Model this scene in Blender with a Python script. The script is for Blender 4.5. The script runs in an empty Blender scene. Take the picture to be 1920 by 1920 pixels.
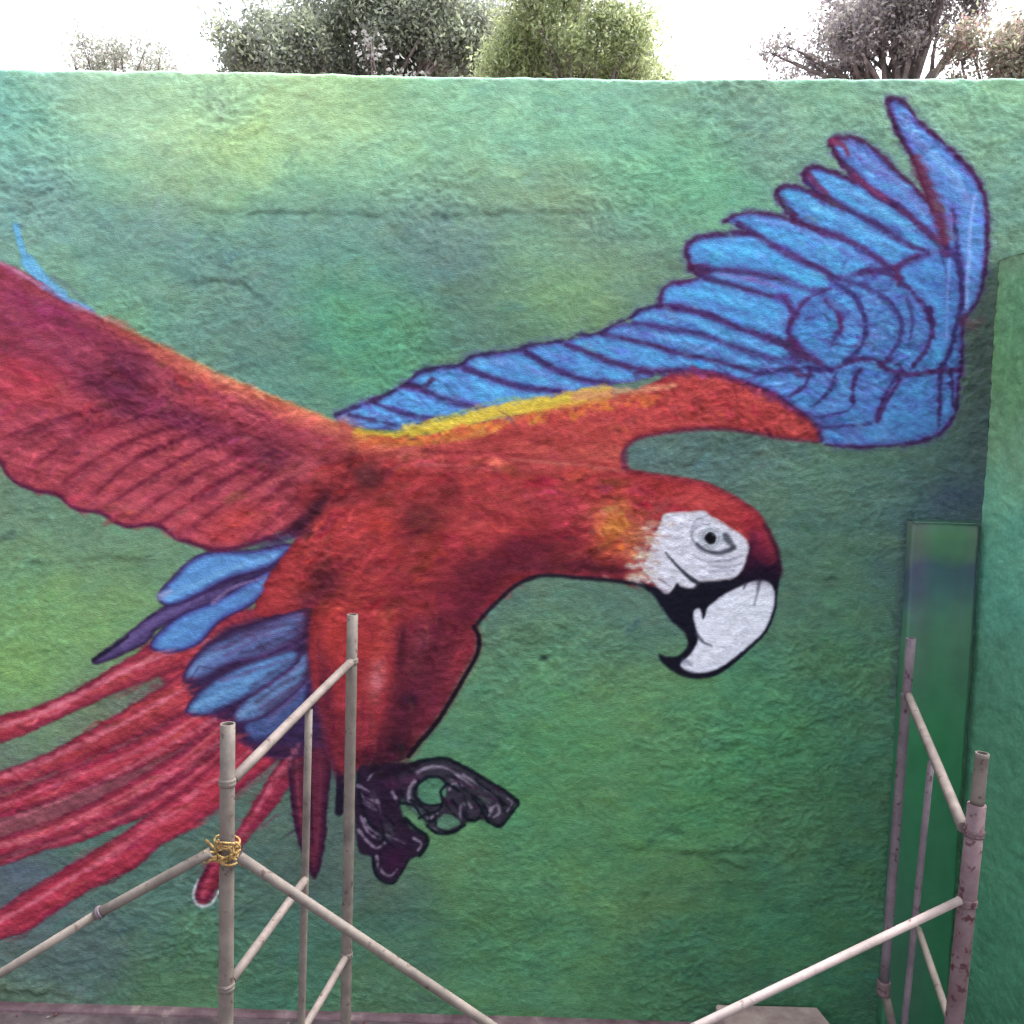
import bpy, bmesh, math, random
import numpy as np
from mathutils import Vector, Matrix

rng = np.random.RandomState(7)
random.seed(7)
SC = bpy.context.scene
COL = SC.collection

# ------------------------------------------------------------------ camera
F = 1650.0                       # focal length in photo pixels (photo is 1920 wide)
PITCH, ROLL = math.radians(-4.0), math.radians(1.7)
DIST = 4.6                       # camera to wall
fwd = np.array([0.0, math.cos(PITCH), math.sin(PITCH)])
up0 = np.array([0.0, -math.sin(PITCH), math.cos(PITCH)])
rt0 = np.array([1.0, 0.0, 0.0])
RT = rt0 * math.cos(ROLL) + up0 * math.sin(ROLL)
UP = -rt0 * math.sin(ROLL) + up0 * math.cos(ROLL)


def ray(px, py):
    return fwd + RT * ((px - 960) / F) - UP * ((py - 960) / F)


_r = ray(0, 1884)
CZ = -_r[2] * DIST / _r[1]       # camera height that puts the wall foot at z = 0
CAM = np.array([0.0, -DIST, CZ])


def at(px, py, Y=0.0):
    """real point on the plane y = Y that lies on the sight line of a photo pixel"""
    r = ray(px, py)
    return CAM + r * ((Y + DIST) / r[1])


def pix(x, y, z):
    d = [x - CAM[0], y - CAM[1], z - CAM[2]]
    w = sum(d[i] * fwd[i] for i in range(3))
    u = sum(d[i] * RT[i] for i in range(3))
    v = sum(d[i] * UP[i] for i in range(3))
    return 960 + F * u / w, 960 - F * v / w


cam_data = bpy.data.cameras.new('camera')
cam_data.sensor_width = 36
cam_data.lens = F / 1920 * 36
cam_data.clip_start = 0.05
cam_data.clip_end = 1000
cam = bpy.data.objects.new('camera', cam_data)
COL.objects.link(cam)
cam.matrix_world = Matrix(((RT[0], UP[0], -fwd[0], CAM[0]), (RT[1], UP[1], -fwd[1], CAM[1]),
                           (RT[2], UP[2], -fwd[2], CAM[2]), (0, 0, 0, 1)))
SC.camera = cam

# ------------------------------------------------------------------ light
SUN_EL, SUN_AZ = math.radians(62), math.radians(62)     # azimuth clockwise from +Y
world = bpy.data.worlds.new('World')
SC.world = world
world.use_nodes = True
nt = world.node_tree
nt.nodes.clear()
sky = nt.nodes.new('ShaderNodeTexSky')
sky.sky_type = 'NISHITA'
sky.sun_disc = False
sky.sun_elevation = SUN_EL
sky.sun_rotation = SUN_AZ
sky.air_density = 1.0
sky.dust_density = 6.0
sky.ozone_density = 1.0
hs = nt.nodes.new('ShaderNodeHueSaturation')
hs.inputs['Saturation'].default_value = 0.30
bgn = nt.nodes.new('ShaderNodeBackground')
bgn.inputs['Strength'].default_value = 0.15
wo = nt.nodes.new('ShaderNodeOutputWorld')
nt.links.new(sky.outputs[0], hs.inputs['Color'])
nt.links.new(hs.outputs[0], bgn.inputs['Color'])
nt.links.new(bgn.outputs[0], wo.inputs['Surface'])

sl = bpy.data.lights.new('sun', 'SUN')
sl.energy = 1.0
sl.angle = math.radians(14)
sl.color = (1.0, 0.985, 0.95)
sun = bpy.data.objects.new('sun', sl)
COL.objects.link(sun)
sd_ = Vector((math.sin(SUN_AZ) * math.cos(SUN_EL), math.cos(SUN_AZ) * math.cos(SUN_EL), math.sin(SUN_EL)))
sun.rotation_euler = sd_.to_track_quat('Z', 'Y').to_euler()
sun.location = (0, -3, 12)

SC.view_settings.view_transform = 'Standard'
SC.view_settings.look = 'None'
SC.view_settings.exposure = 2.25
SC.view_settings.gamma = 1.0
SC.view_settings.use_curve_mapping = False


# ------------------------------------------------------------------ helpers
def lin(c):
    c = np.asarray(c, float) / 255.0
    return np.where(c <= 0.04045, c / 12.92, ((c + 0.055) / 1.055) ** 2.4)


def tag(o, label=None, cat=None, group=None, kind=None):
    if label: o['label'] = label
    if cat: o['category'] = cat
    if group: o['group'] = group
    if kind: o['kind'] = kind
    return o


def thing(name, label, cat, loc, group=None):
    o = bpy.data.objects.new(name, None)
    o.empty_display_size = 0.1
    COL.objects.link(o)
    o.location = loc
    return tag(o, label, cat, group)


def world_loc(o):
    v = Vector((0, 0, 0))
    while o is not None:
        v += o.location
        o = o.parent
    return v


def link_mesh(name, me, mat, parent=None, off=None):
    """me is given in world coordinates; the vertices are moved into the parent's frame"""
    o = bpy.data.objects.new(name, me)
    COL.objects.link(o)
    if mat: me.materials.append(mat)
    if parent is not None:
        o.parent = parent
        me.transform(Matrix.Translation(-world_loc(parent)))
    elif off is not None:
        me.transform(Matrix.Translation(-Vector(off)))
        o.location = off
    return o


def mesh_np(name, V, Q, colors=None, smooth=True):
    me = bpy.data.meshes.new(name)
    V = np.ascontiguousarray(V, dtype=np.float32)
    Q = np.ascontiguousarray(Q, dtype=np.int32)
    k = Q.shape[1]
    me.vertices.add(len(V))
    me.vertices.foreach_set('co', V.ravel())
    me.loops.add(Q.size)
    me.loops.foreach_set('vertex_index', Q.ravel())
    me.polygons.add(len(Q))
    me.polygons.foreach_set('loop_start', np.arange(0, Q.size, k, dtype=np.int32))
    me.polygons.foreach_set('loop_total', np.full(len(Q), k, dtype=np.int32))
    me.polygons.foreach_set('use_smooth', np.full(len(Q), smooth, dtype=bool))
    if colors is not None:
        a = me.attributes.new('paint', 'FLOAT_COLOR', 'POINT')
        c = np.ones((len(V), 4), np.float32)
        c[:, :3] = colors
        a.data.foreach_set('color', c.ravel())
    me.update(calc_edges=True)
    return me


def node_mat(name):
    m = bpy.data.materials.new(name)
    m.use_nodes = True
    t = m.node_tree
    return m, t, t.nodes['Principled BSDF']


def paint_mat(name, rough=0.8, bump=0.35, bscale=70.0, var=0.14):
    m, t, p = node_mat(name)
    N, L = t.nodes, t.links
    a = N.new('ShaderNodeAttribute'); a.attribute_name = 'paint'
    tc = N.new('ShaderNodeTexCoord')
    mp = N.new('ShaderNodeMapping'); mp.inputs['Scale'].default_value = (0.7, 1.0, 1.35)
    n1 = N.new('ShaderNodeTexNoise'); n1.inputs['Scale'].default_value = bscale
    n1.inputs['Detail'].default_value = 5; n1.inputs['Roughness'].default_value = 0.6
    n2 = N.new('ShaderNodeTexNoise'); n2.inputs['Scale'].default_value = bscale * 0.45
    n2.inputs['Detail'].default_value = 4
    mr = N.new('ShaderNodeMapRange'); mr.inputs['From Min'].default_value = 0.3; mr.inputs['From Max'].default_value = 0.7
    mr.inputs['To Min'].default_value = 1 - var; mr.inputs['To Max'].default_value = 1 + var
    mul = N.new('ShaderNodeVectorMath'); mul.operation = 'SCALE'
    b = N.new('ShaderNodeBump'); b.inputs['Strength'].default_value = bump; b.inputs['Distance'].default_value = 0.012
    L.new(tc.outputs['Object'], mp.inputs[0]); L.new(mp.outputs[0], n1.inputs['Vector']); L.new(mp.outputs[0], n2.inputs['Vector'])
    L.new(n2.outputs['Fac'], mr.inputs[0]); L.new(a.outputs['Color'], mul.inputs[0]); L.new(mr.outputs[0], mul.inputs['Scale'])
    L.new(mul.outputs[0], p.inputs['Base Color']); L.new(n1.outputs['Fac'], b.inputs['Height']); L.new(b.outputs[0], p.inputs['Normal'])
    p.inputs['Roughness'].default_value = rough
    p.inputs['Specular IOR Level'].default_value = 0.06
    return m


def noise_mat(name, c1, c2, scale=8, rough=0.8, bump=0.2, c3=None, spec=0.3, metal=0.0, lo=0.4, hi=0.6):
    m, t, p = node_mat(name)
    N, L = t.nodes, t.links
    tc = N.new('ShaderNodeTexCoord')
    n = N.new('ShaderNodeTexNoise'); n.inputs['Scale'].default_value = scale; n.inputs['Detail'].default_value = 7
    n.inputs['Roughness'].default_value = 0.65
    r = N.new('ShaderNodeValToRGB')
    r.color_ramp.elements[0].position = lo; r.color_ramp.elements[1].position = hi
    r.color_ramp.elements[0].color = (*lin(c1), 1); r.color_ramp.elements[1].color = (*lin(c2), 1)
    if c3 is not None:
        e = r.color_ramp.elements.new(min(0.98, hi + 0.08)); e.color = (*lin(c3), 1)
    L.new(tc.outputs['Object'], n.inputs['Vector']); L.new(n.outputs['Fac'], r.inputs[0]); L.new(r.outputs[0], p.inputs['Base Color'])
    n2 = N.new('ShaderNodeTexNoise'); n2.inputs['Scale'].default_value = scale * 6; n2.inputs['Detail'].default_value = 4
    b = N.new('ShaderNodeBump'); b.inputs['Strength'].default_value = bump; b.inputs['Distance'].default_value = 0.01
    L.new(tc.outputs['Object'], n2.inputs['Vector']); L.new(n2.outputs['Fac'], b.inputs['Height']); L.new(b.outputs[0], p.inputs['Normal'])
    p.inputs['Roughness'].default_value = rough
    p.inputs['Specular IOR Level'].default_value = spec
    p.inputs['Metallic'].default_value = metal
    return m


_tab = rng.rand(64, 256, 256).astype(np.float32)


def vnoise(x, y, k=0):
    """smooth value noise, 0..1"""
    T = _tab[k % 64]
    xi = np.floor(x).astype(int); yi = np.floor(y).astype(int)
    fx = x - xi; fy = y - yi
    fx = fx * fx * (3 - 2 * fx); fy = fy * fy * (3 - 2 * fy)
    x0 = xi & 255; x1 = (xi + 1) & 255; y0 = yi & 255; y1 = (yi + 1) & 255
    return (T[y0, x0] * (1 - fx) + T[y0, x1] * fx) * (1 - fy) + (T[y1, x0] * (1 - fx) + T[y1, x1] * fx) * fy


def fbm(x, y, k=0, o=4, g=0.5):
    s = 0; a = 1; tot = 0
    for i in range(o):
        s = s + a * vnoise(x * 2 ** i + 17.3 * i, y * 2 ** i + 9.1 * i, k + i)
        tot += a; a *= g
    return s / tot


# ------------------------------------------------------------------ the painting (what colour the paint has at each spot of the wall)
K = 0.6                                  # canvas cells per photo pixel
OX, OY = -620, 60
CWID, CHEI = int((2010 - OX) * K), int((2010 - OY) * K)
gx = (np.arange(CWID) + 0.5) / K + OX
gy = (np.arange(CHEI) + 0.5) / K + OY
CANVAS = np.zeros((CHEI, CWID, 3), np.float32)
LABEL = np.zeros((CHEI, CWID), np.int32)
GROOVE = np.zeros((CHEI, CWID), np.float32)
PX, PY = np.meshgrid(gx, gy)
EDGE = ((fbm(PX / 14, PY / 8, 40, 3) - 0.5) * 2).astype(np.float32)     # roughens every painted edge
STREAK = ((fbm(PX / 26, PY / 9, 44, 3) - 0.5) * 2).astype(np.float32)


def smooth_pts(pts, closed=False, n=5):
    P = np.array(pts, float)
    m = len(P)
    if m < 3: return P
    out = []
    rngi = range(m) if closed else range(m - 1)
    for i in rngi:
        if closed:
            p0, p1, p2, p3 = P[(i - 1) % m], P[i], P[(i + 1) % m], P[(i + 2) % m]
        else:
            p0, p1, p2, p3 = P[max(i - 1, 0)], P[i], P[i + 1], P[min(i + 2, m - 1)]
        for j in range(n):
            t = j / n
            out.append(0.5 * ((2 * p1) + (-p0 + p2) * t + (2 * p0 - 5 * p1 + 4 * p2 - p3) * t * t + (-p0 + 3 * p1 - 3 * p2 + p3) * t ** 3))
    if not closed: out.append(P[-1])
    return np.array(out)


def window(P, pad):
    x0 = max(0, int((P[:, 0].min() - pad - OX) * K)); x1 = min(CWID, int((P[:, 0].max() + pad - OX) * K) + 2)
    y0 = max(0, int((P[:, 1].min() - pad - OY) * K)); y1 = min(CHEI, int((P[:, 1].max() + pad - OY) * K) + 2)
    return slice(y0, y1), slice(x0, x1)


def seg_dist(X, Y, P):
    """distance to polyline and position along it (0..1)"""
    d = np.full(X.shape, 1e9, np.float32); t_ = np.zeros(X.shape, np.float32)
    L = np.r_[0, np.cumsum(np.hypot(*(P[1:] - P[:-1]).T))]
    tot = max(L[-1], 1e-6)
    for i in range(len(P) - 1):
        a, b = P[i], P[i + 1]
        v = b - a; l2 = v @ v
        if l2 < 1e-9: continue
        t = np.clip(((X - a[0]) * v[0] + (Y - a[1]) * v[1]) / l2, 0, 1)
        dd = np.hypot(X - a[0] - t * v[0], Y - a[1] - t * v[1])
        m = dd < d
        d = np.where(m, dd, d); t_ = np.where(m, (L[i] + t * math.sqrt(l2)) / tot, t_)
    return d, t_


def inside(X, Y, P):
    c = np.zeros(X.shape, bool)
    n = len(P)
    for i in range(n):
        x1, y1 = P[i]; x2, y2 = P[(i + 1) % n]
        if y1 == y2: continue
        cond = ((y1 > Y) != (y2 > Y)) & (X < (x2 - x1) * (Y - y1) / (y2 - y1) + x1)
        c ^= cond
    return c


def blend(w, color, a):
    CANVAS[w] += (np.asarray(color, np.float32) - CANVAS[w]) * a[..., None]


def poly(pts, color, edge=None, ew=10, soft=4, alpha=1.0, label=0, rough=2.0, smooth=True, tint=0.10):
    """filled painted shape; colour runs from `edge` at the rim to `color` inside"""
    P = smooth_pts(pts, True) if smooth else np.array(pts, float)
    w = window(P, soft + 6)
    X, Y = PX[w], PY[w]
    if X.size == 0: return
    d, _ = seg_dist(X, Y, np.vstack([P, P[:1]]))
    ins = inside(X, Y, P)
    sd = np.where(ins, d, -d)
    m = np.clip(0.5 + (sd + EDGE[w] * rough) / soft, 0, 1) * alpha
    col = np.broadcast_to(np.asarray(color, np.float32), X.shape + (3,)).copy()
    if edge is not None:
        k = np.clip((sd + EDGE[w] * rough) / ew, 0, 1)[..., None]
        k = k * k * (3 - 2 * k)
        col = np.asarray(edge, np.float32) * (1 - k) + col * k
    col *= (1 + STREAK[w] * tint)[..., None]
    CANVAS[w] += (col - CANVAS[w]) * m[..., None]
    if label:
        LABEL[w] = np.where(ins, label, LABEL[w])


def stroke(pts, color, wd=6, wd2=None, alpha=0.9, soft=3, rough=1.2, label=0, smooth=True, fade=0.0):
    P = smooth_pts(pts) if smooth else np.array(pts, float)
    wd2 = wd if wd2 is None else wd2
    w = window(P, max(wd, wd2) + soft + 4)
    X, Y = PX[w], PY[w]
    if X.size == 0: return
    d, t = seg_dist(X, Y, P)
    r = (wd * (1 - t) + wd2 * t) / 2
    m = np.clip(0.5 + (r - d + EDGE[w] * rough) / soft, 0, 1) * alpha
    if fade: m *= np.clip(np.minimum(t, 1 - t) / fade, 0, 1)
    blend(w, color, m)
    if label: LABEL[w] = np.where(d < r, label, LABEL[w])


def spot(x, y, rx, ry, color, alpha=0.6, ang=0.0, rough=0.5):
    R = max(rx, ry) * 2.2
    w = window(np.array([[x - R, y - R], [x + R, y + R]], float), 0)
    X, Y = PX[w] - x, PY[w] - y
    if X.size == 0: return
    c, s = math.cos(math.radians(ang)), math.sin(math.radians(ang))
    u = (X * c + Y * s) / rx; v = (-X * s + Y * c) / ry
    m = np.exp(-(u * u + v * v) * 1.1 + EDGE[w] * rough) * alpha
    ii, jj = int((y - OY) * K), int((x - OX) * K)
    if 0 <= ii < CHEI and 0 <= jj < CWID and LABEL[ii, jj] > 0: m = m * (LABEL[w] > 0)
    blend(w, color, np.clip(m, 0, alpha))


def dabs(n, box, length, width, ang, spread, jit=0.12, only=None, alpha=0.55, hue=6):
    """short brush marks in slightly lighter and darker paint than what is under them"""
    x0, y0, x1, y1 = box
    for _ in range(n):
        x = rng.uniform(x0, x1); y = rng.uniform(y0, y1)
        i, j = int((y - OY) * K), int((x - OX) * K)
        if not (0 <= i < CHEI and 0 <= j < CWID): continue
        if only is not None and LABEL[i, j] not in only: continue
        a = math.radians((ang(x, y) if callable(ang) else ang) + rng.normal(0, spread))
        l = length * rng.uniform(0.5, 1.4) / 2
        dx, dy = math.cos(a) * l, math.sin(a) * l
        b = rng.normal(0, l * 0.25)
        c = CANVAS[i, j] * (1 + rng.normal(0, jit)) + rng.normal(0, hue, 3)
        stroke([(x - dx, y - dy), (x - dy / max(l, 1) * b, y + dx / max(l, 1) * b), (x + dx, y + dy)], np.clip(c, 5, 250),
               width * rng.uniform(0.5, 1.3), alpha=alpha * rng.uniform(0.5, 1), soft=4, smooth=False, rough=2.5, fade=0.25)


# --- the green ground coat, with shade by the right corner in its colours
BG = """
0 160 125 185 170|110 165 166 200 172|250 160 160 205 176|400 160 165 208 172|600 165 178 210 162|665 165 172 216 142|800 165 138 200 165|950 165 150 205 176|1100 170 145 200 172|1300 175 118 160 142|1400 175 118 150 145|1500 175 130 188 150|1700 180 128 172 152|1850 175 135 190 150|2000 175 125 180 150
0 200 105 178 170|0 270 108 168 160|90 240 118 190 165|180 230 166 200 160|330 230 168 205 158|480 255 180 212 132|600 255 162 196 152|720 225 158 196 150|850 240 130 190 158|1000 240 126 190 160|1100 260 112 182 155|1200 225 140 195 168|1300 255 128 190 145|1420 265 112 142 140|1550 240 118 165 145|1800 250 118 158 142|1900 280 112 162 142
0 350 112 155 158|90 330 120 150 156|190 320 112 178 150|300 320 155 190 152|420 330 158 198 145|600 340 122 186 148|750 320 132 188 152|900 360 152 190 140|1060 365 155 182 130|1200 330 112 182 145|1290 330 90 175 140|1350 380 100 170 135|1500 300 110 148 135|1900 360 98 138 130|1640 330 105 145 130
0 430 115 160 155|150 430 112 152 150|300 430 106 138 145|450 420 104 162 145|600 420 106 138 144|750 430 104 138 140|860 450 105 125 140|1000 450 112 162 128|1110 440 104 126 134|1200 450 105 145 128|1280 420 105 152 125|1890 440 98 138 124|1000 395 100 125 128|880 400 95 130 128
100 520 110 160 135|250 510 110 160 142|400 500 105 145 142|520 480 105 138 142|600 520 88 162 132|700 500 98 142 135|850 520 88 114 120|1000 530 122 165 114|1070 520 138 172 108|1200 500 98 126 120|1240 560 95 125 118|940 500 90 128 118
250 600 105 166 130|400 600 104 148 136|500 620 98 128 130|640 590 82 166 125|780 590 84 162 120|900 590 88 118 115|1000 600 88 150 115|1080 570 130 168 98|1160 560 105 140 110|1050 620 90 130 115
400 690 100 140 130|540 700 88 138 124|680 680 80 158 120|750 660 84 152 115|850 660 90 128 116|960 640 92 122 116|600 760 85 125 115
1250 850 84 108 112|1400 855 86 114 112|1600 865 84 125 108|1750 860 74 108 102|1850 850 72 95 100
-200 950 105 130 110|0 950 112 132 110|100 960 84 124 106|250 1000 94 130 110|1500 930 90 125 112|1650 950 80 110 112|1790 930 68 88 105|1850 700 78 98 92|1860 600 84 102 92
0 1030 88 122 110|150 1030 94 124 108|300 1060 96 132 106|1520 1000 80 112 102|1600 1040 80 118 98
0 1110 102 152 96|100 1110 106 152 96|230 1110 112 154 96|-200 1150 105 150 95|950 1120 84 106 104|1100 1120 92 120 112|1200 1140 84 112 110|1560 1090 82 126 96|1700 1100 68 92 104
0 1220 112 158 94|130 1180 118 162 96|930 1180 86 122 106|1060 1200 84 134 100|1160 1200 78 115 100|1600 1200 72 124 90|1500 1200 74 118 96|1480 1130 76 104 100
50 1290 108 158 90|890 1300 80 122 96|1000 1290 80 138 96|1150 1290 98 142 94|1220 1310 88 140 90|1400 1300 74 140 102|1600 1300 68 118 90|1700 1300 72 105 96
0 1410 92 108 102|180 1330 96 100 98|850 1400 74 124 96|940 1400 76 142 90|1100 1400 78 142 90|1250 1400 82 134 94|1450 1390 68 136 90|1600 1400 68 118 88
1000 1500 74 136 90|1120 1500 88 134 90|1300 1500 74 142 90|1500 1500 70 122 84|1620 1500 60 102 80|640 1500 72 88 88|-300 1500 90 110 105
200 1600 76 106 100|500 1600 74 100 96|620 1600 76 92 92|850 1600 88 134 88|1000 1600 74 130 90|1200 1600 76 132 84|1450 1600 74 120 90|1620 1650 60 108 80|520 1540 74 100 94
50 1720 78 86 108|250 1700 74 108 100|500 1700 70 100 96|750 1680 72 96 90|900 1700 76 126 84|1100 1700 82 132 88|1400 1720 62 118 84|1250 1680 86 120 84
100 1800 84 108 104|200 1780 74 90 104|350 1800 74 122 90|530 1800 62 110 90|750 1780 64 108 90|1000 1800 68 126 90|1300 1800 58 108 84|1550 1800 58 112 84
0 1870 82 106 86|300 1870 82 120 80|700 1880 80 118 88|1000 1880 82 128 90|1200 1880 72 120 84|1400 1880 62 108 84|1700 1850 50 90 75
"""
cps = np.array([[float(v) for v in s.split()] for s in BG.replace('\n', '|').split('|') if s.strip()])
# neighbouring coats were brushed into each other: pull every coat a little towards its neighbours
_w = np.exp(-((cps[:, None, 0] - cps[None, :, 0]) ** 2 + (cps[:, None, 1] - cps[None, :, 1]) ** 2) / (2 * 150.0 ** 2))
_m = (_w @ cps[:, 2:]) / _w.sum(1, keepdims=True)
cps[:, 2:] = cps[:, 2:] * 0.74 + _m * 0.26
cps[:, 2:] = cps[:, 2:] * 0.92 + cps[:, 2:].mean(1, keepdims=True) * 0.08
cps[:, 2:] *= np.interp(cps[:, 1], [150, 300, 600, 1000, 1900], [1.05, 1.03, 1.01, 1.04, 1.05])[:, None] * [0.975, 1.0, 0.945]


def bg_color(X, Y, sig=62.0):
    """smooth blend of the coats of green at the surveyed spots, edges wandering like brushed paint"""
    wx = X + (fbm(X / 90, Y / 70, 3, 4, 0.6) - 0.5) * 95
    wy = Y + (fbm(X / 90, Y / 70, 9, 4, 0.6) - 0.5) * 70
    acc = np.zeros(X.shape + (3,)); ws = np.full(X.shape, 1e-12)
    for c in cps:
        d2 = (wx - c[0]) ** 2 + (wy - c[1]) ** 2 * 1.3
        k = np.exp(-d2 / (2 * sig * sig)) + 1e-5 / (1 + d2 / 1e4) ** 2
        acc += k[..., None] * c[2:5]; ws += k
    return acc / ws[..., None]


st = 4
sx, sy = gx[::st], gy[::st]
SX, SY = np.meshgrid(sx, sy)
small = bg_color(SX, SY)
fi = np.clip(np.arange(CHEI) / st, 0, len(sy) - 1.001); fj = np.clip(np.arange(CWID) / st, 0, len(sx) - 1.001)
i0 = fi.astype(int); j0 = fj.astype(int); ai = (fi - i0)[:, None, None]; aj = (fj - j0)[None, :, None]
CANVAS[:] = ((small[i0][:, j0] * (1 - aj) + small[i0][:, j0 + 1] * aj) * (1 - ai) + (small[i0 + 1][:, j0] * (1 - aj) + small[i0 + 1][:, j0 + 1] * aj) * ai)
nn = (fbm(PX / 38, PY / 20, 20, 4, 0.6) - 0.5)[..., None]
n2 = (fbm(PX / 60 + 5, PY / 34, 27, 4, 0.65) - 0.5)[..., None]
CANVAS *= 1 + nn * 0.18
CANVAS += n2 * np.array([12, 4, -12], np.float32)
dabs(3600, (-100, 130, 1900, 1900), 46, 9, lambda x, y: -14 + 34 * math.sin(x / 160 + y / 210), 28, 0.09, None, 0.5, 5)

# seams and lumps in the render coat (relief, see GROOVE)
def groove(pts, wd=9, depth=1.0, dark=0.16):
    P = smooth_pts(pts)
    w = window(P, wd * 3)
    X, Y = PX[w], PY[w] + (fbm(PX[w] / 22, PY[w] / 60, 34, 3) - 0.5) * 14
    d, t = seg_dist(X, Y, P)
    f = np.clip(np.minimum(t, 1 - t) / 0.15, 0, 1) * np.clip(fbm(X / 34, Y / 34, 35, 2) * 3.2 - 0.95, 0.12, 1.2)
    r = wd * 0.5 * (0.6 + 0.9 * vnoise(X / 13, Y / 13, 33))
    depth = depth * 0.72
    GROOVE[w] -= depth * np.exp(-(d / r) ** 2) * f
    up = np.clip(1 - seg_dist(X, Y + wd * 1.3, P)[0] / (wd * 1.6), 0, 1)
    GROOVE[w] += depth * 0.7 * up * f
    CANVAS[w] *= (1 - dark * 0.6 * np.exp(-(d / r) ** 2) * f)[..., None]     # darker along the seam


groove([(520, 258), (600, 262), (700, 262), (800, 266)], 7, 0.8)
groove([(330, 390), (450, 402), (560, 398), (680, 404), (800, 404), (930, 402), (1050, 398), (1150, 404)], 9, 1.1)
groove([(0, 392), (60, 396), (120, 392)], 7, 0.6)
groove([(350, 528), (420, 532), (455, 534), (480, 556), (510, 574)], 9, 1.2, 0.22)
groove([(-60, 1040), (30, 1052), (110, 1058), (200, 1050), (300, 1056)], 9, 1.0, 0.2)
groove([(1480, 1092), (1560, 1088), (1610, 1096), (1650, 1114), (1675, 1150), (1682, 1200)], 9, 1.1, 0.25)
groove([(1130, 1588), (1230, 1598), (1290, 1602), (1380, 1598), (1470, 1602), (1545, 1606), (1572, 1622), (1580, 1600), (1592, 1560), (1600, 1510)], 10, 1.5, 0.24)
groove([(1300, 1606), (1405, 1630), (1425, 1640)], 8, 0.8, 0.15)
groove([(-80, 1856), (0, 1860), (60, 1866), (105, 1866)], 9, 1.4, 0.3)
groove([(100, 1800), (106, 1830), (112, 1864)], 7, 0.8, 0.2)
groove([(1420, 958), (1520, 968), (1640, 968), (1700, 966)], 7, 0.8, 0.12)
groove([(1000, 1170), (1080, 1190), (1120, 1200)], 7, 0.4, 0.08)
groove([(1200, 1660), (1300, 1655), (1420, 1662)], 7, 0.4, 0.08)
groove([(460, 1700), (700, 1712), (900, 1718)], 8, 0.4, 0.05)
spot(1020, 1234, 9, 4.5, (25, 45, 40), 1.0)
stroke([(1700, 970), (1692, 1100), (1680, 1300)], (62, 78, 84), 14, 22, alpha=0.5, soft=14)  # shade along the pier's left side, painted as a dark strip
stroke([(1850, 520), (1842, 640), (1835, 760), (1845, 900), (1855, 1000)], (70, 86, 88), 44, 60, alpha=0.5, soft=40)  # soft shadow band beside the side wall, painted into the wall colour
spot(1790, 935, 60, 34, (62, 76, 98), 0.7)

# ---------------------------------------------------------------- the bird
PARTS = {}                                # id -> (name, parent id or 0, label)


def part(name, parent=0, label=None):
    i = len(PARTS) + 1
    PARTS[i] = (name, parent, label)
    return i


RED, DRED, MAR, NAVY = (176, 50, 56), (118, 26, 40), (96, 36, 66), (40, 30, 72)
LBLUE, BLUE, PBLUE = (84, 158, 216), (74, 122, 190), (92, 84, 156)
BLK = (20, 20, 34)

ID_TAIL = []
# long red tail feathers (drawn first, they lie lowest)
back = [(430, 1340), (330, 1265), (240, 1330), (120, 1400), (0, 1445), (-150, 1490), (-330, 1530), (-330, 1640), (-150, 1650), (0, 1622), (70, 1594), (150, 1572), (240, 1525), (300, 1545), (400, 1530), (540, 1400)]
poly(back, (132, 54, 68), (104, 78, 82), 22, soft=14, alpha=0.95, tint=0.2)


poly([(262, 1226), (300, 1192), (420, 1140), (580, 1180), (590, 1400), (450, 1392), (395, 1340), (320, 1290)], (158, 42, 58), (120, 32, 52), 20, soft=10, tint=0.2)
for k_ in range(7):
    stroke([(300 + 36 * k_, 1212 + 26 * k_), (250 + 34 * k_, 1262 + 26 * k_)], (120, 30, 50), 6, 4, alpha=0.5, soft=8, rough=5)


def tail(up, lo, col=(176, 44, 66), edge=(122, 28, 52), hl=(205, 84, 108), label=None):
    i = part('tail_feather', 0, label)
    ID_TAIL.append(i)
    poly(list(up) + list(reversed(lo)), col, edge, 13, soft=5, label=i, rough=3)
    U, Lw = smooth_pts(up, n=8), smooth_pts(lo, n=8)
    n = min(len(U), len(Lw))
    ui = np.linspace(0, len(U) - 1, 40).astype(int); li = np.linspace(0, len(Lw) - 1, 40).astype(int)
    mid = U[ui] * 0.62 + Lw[li] * 0.38
    stroke(mid[1::3], hl, 5, 10, alpha=0.65, soft=6, rough=3)
    for f in (0.25, 0.8):
        stroke((U[ui] * f + Lw[li] * (1 - f))[::4], edge, 4, 5, alpha=0.5, soft=5, rough=3)
    return i


tail([(430, 1160), (340, 1196), (262, 1222), (200, 1258), (130, 1298), (60, 1326), (0, 1342), (-140, 1378), (-330, 1415)],
     [(440, 1220), (345, 1252), (262, 1282), (180, 1316), (110, 1348), (60, 1370), (0, 1392), (-140, 1422), (-330, 1440)], (178, 50, 64), hl=(214, 104, 126), label='topmost red tail feather with a pink shine')
tail([(440, 1205), (350, 1256), (290, 1296), (200, 1350), (120, 1396), (60, 1424), (0, 1446), (-140, 1486), (-330, 1520)],
     [(500, 1250), (420, 1296), (330, 1346), (220, 1400), (130, 1436), (60, 1462), (0, 1478), (-140, 1512), (-330, 1545)], (178, 50, 62))
tail([(400, 1300), (320, 1352), (220, 1404), (130, 1442), (60, 1472), (0, 1496), (-140, 1530), (-330, 1560)],
     [(440, 1330), (350, 1396), (240, 1450), (150, 1484), (70, 1512), (0, 1532), (-140, 1560), (-330, 1580)], (176, 46, 64))
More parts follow.
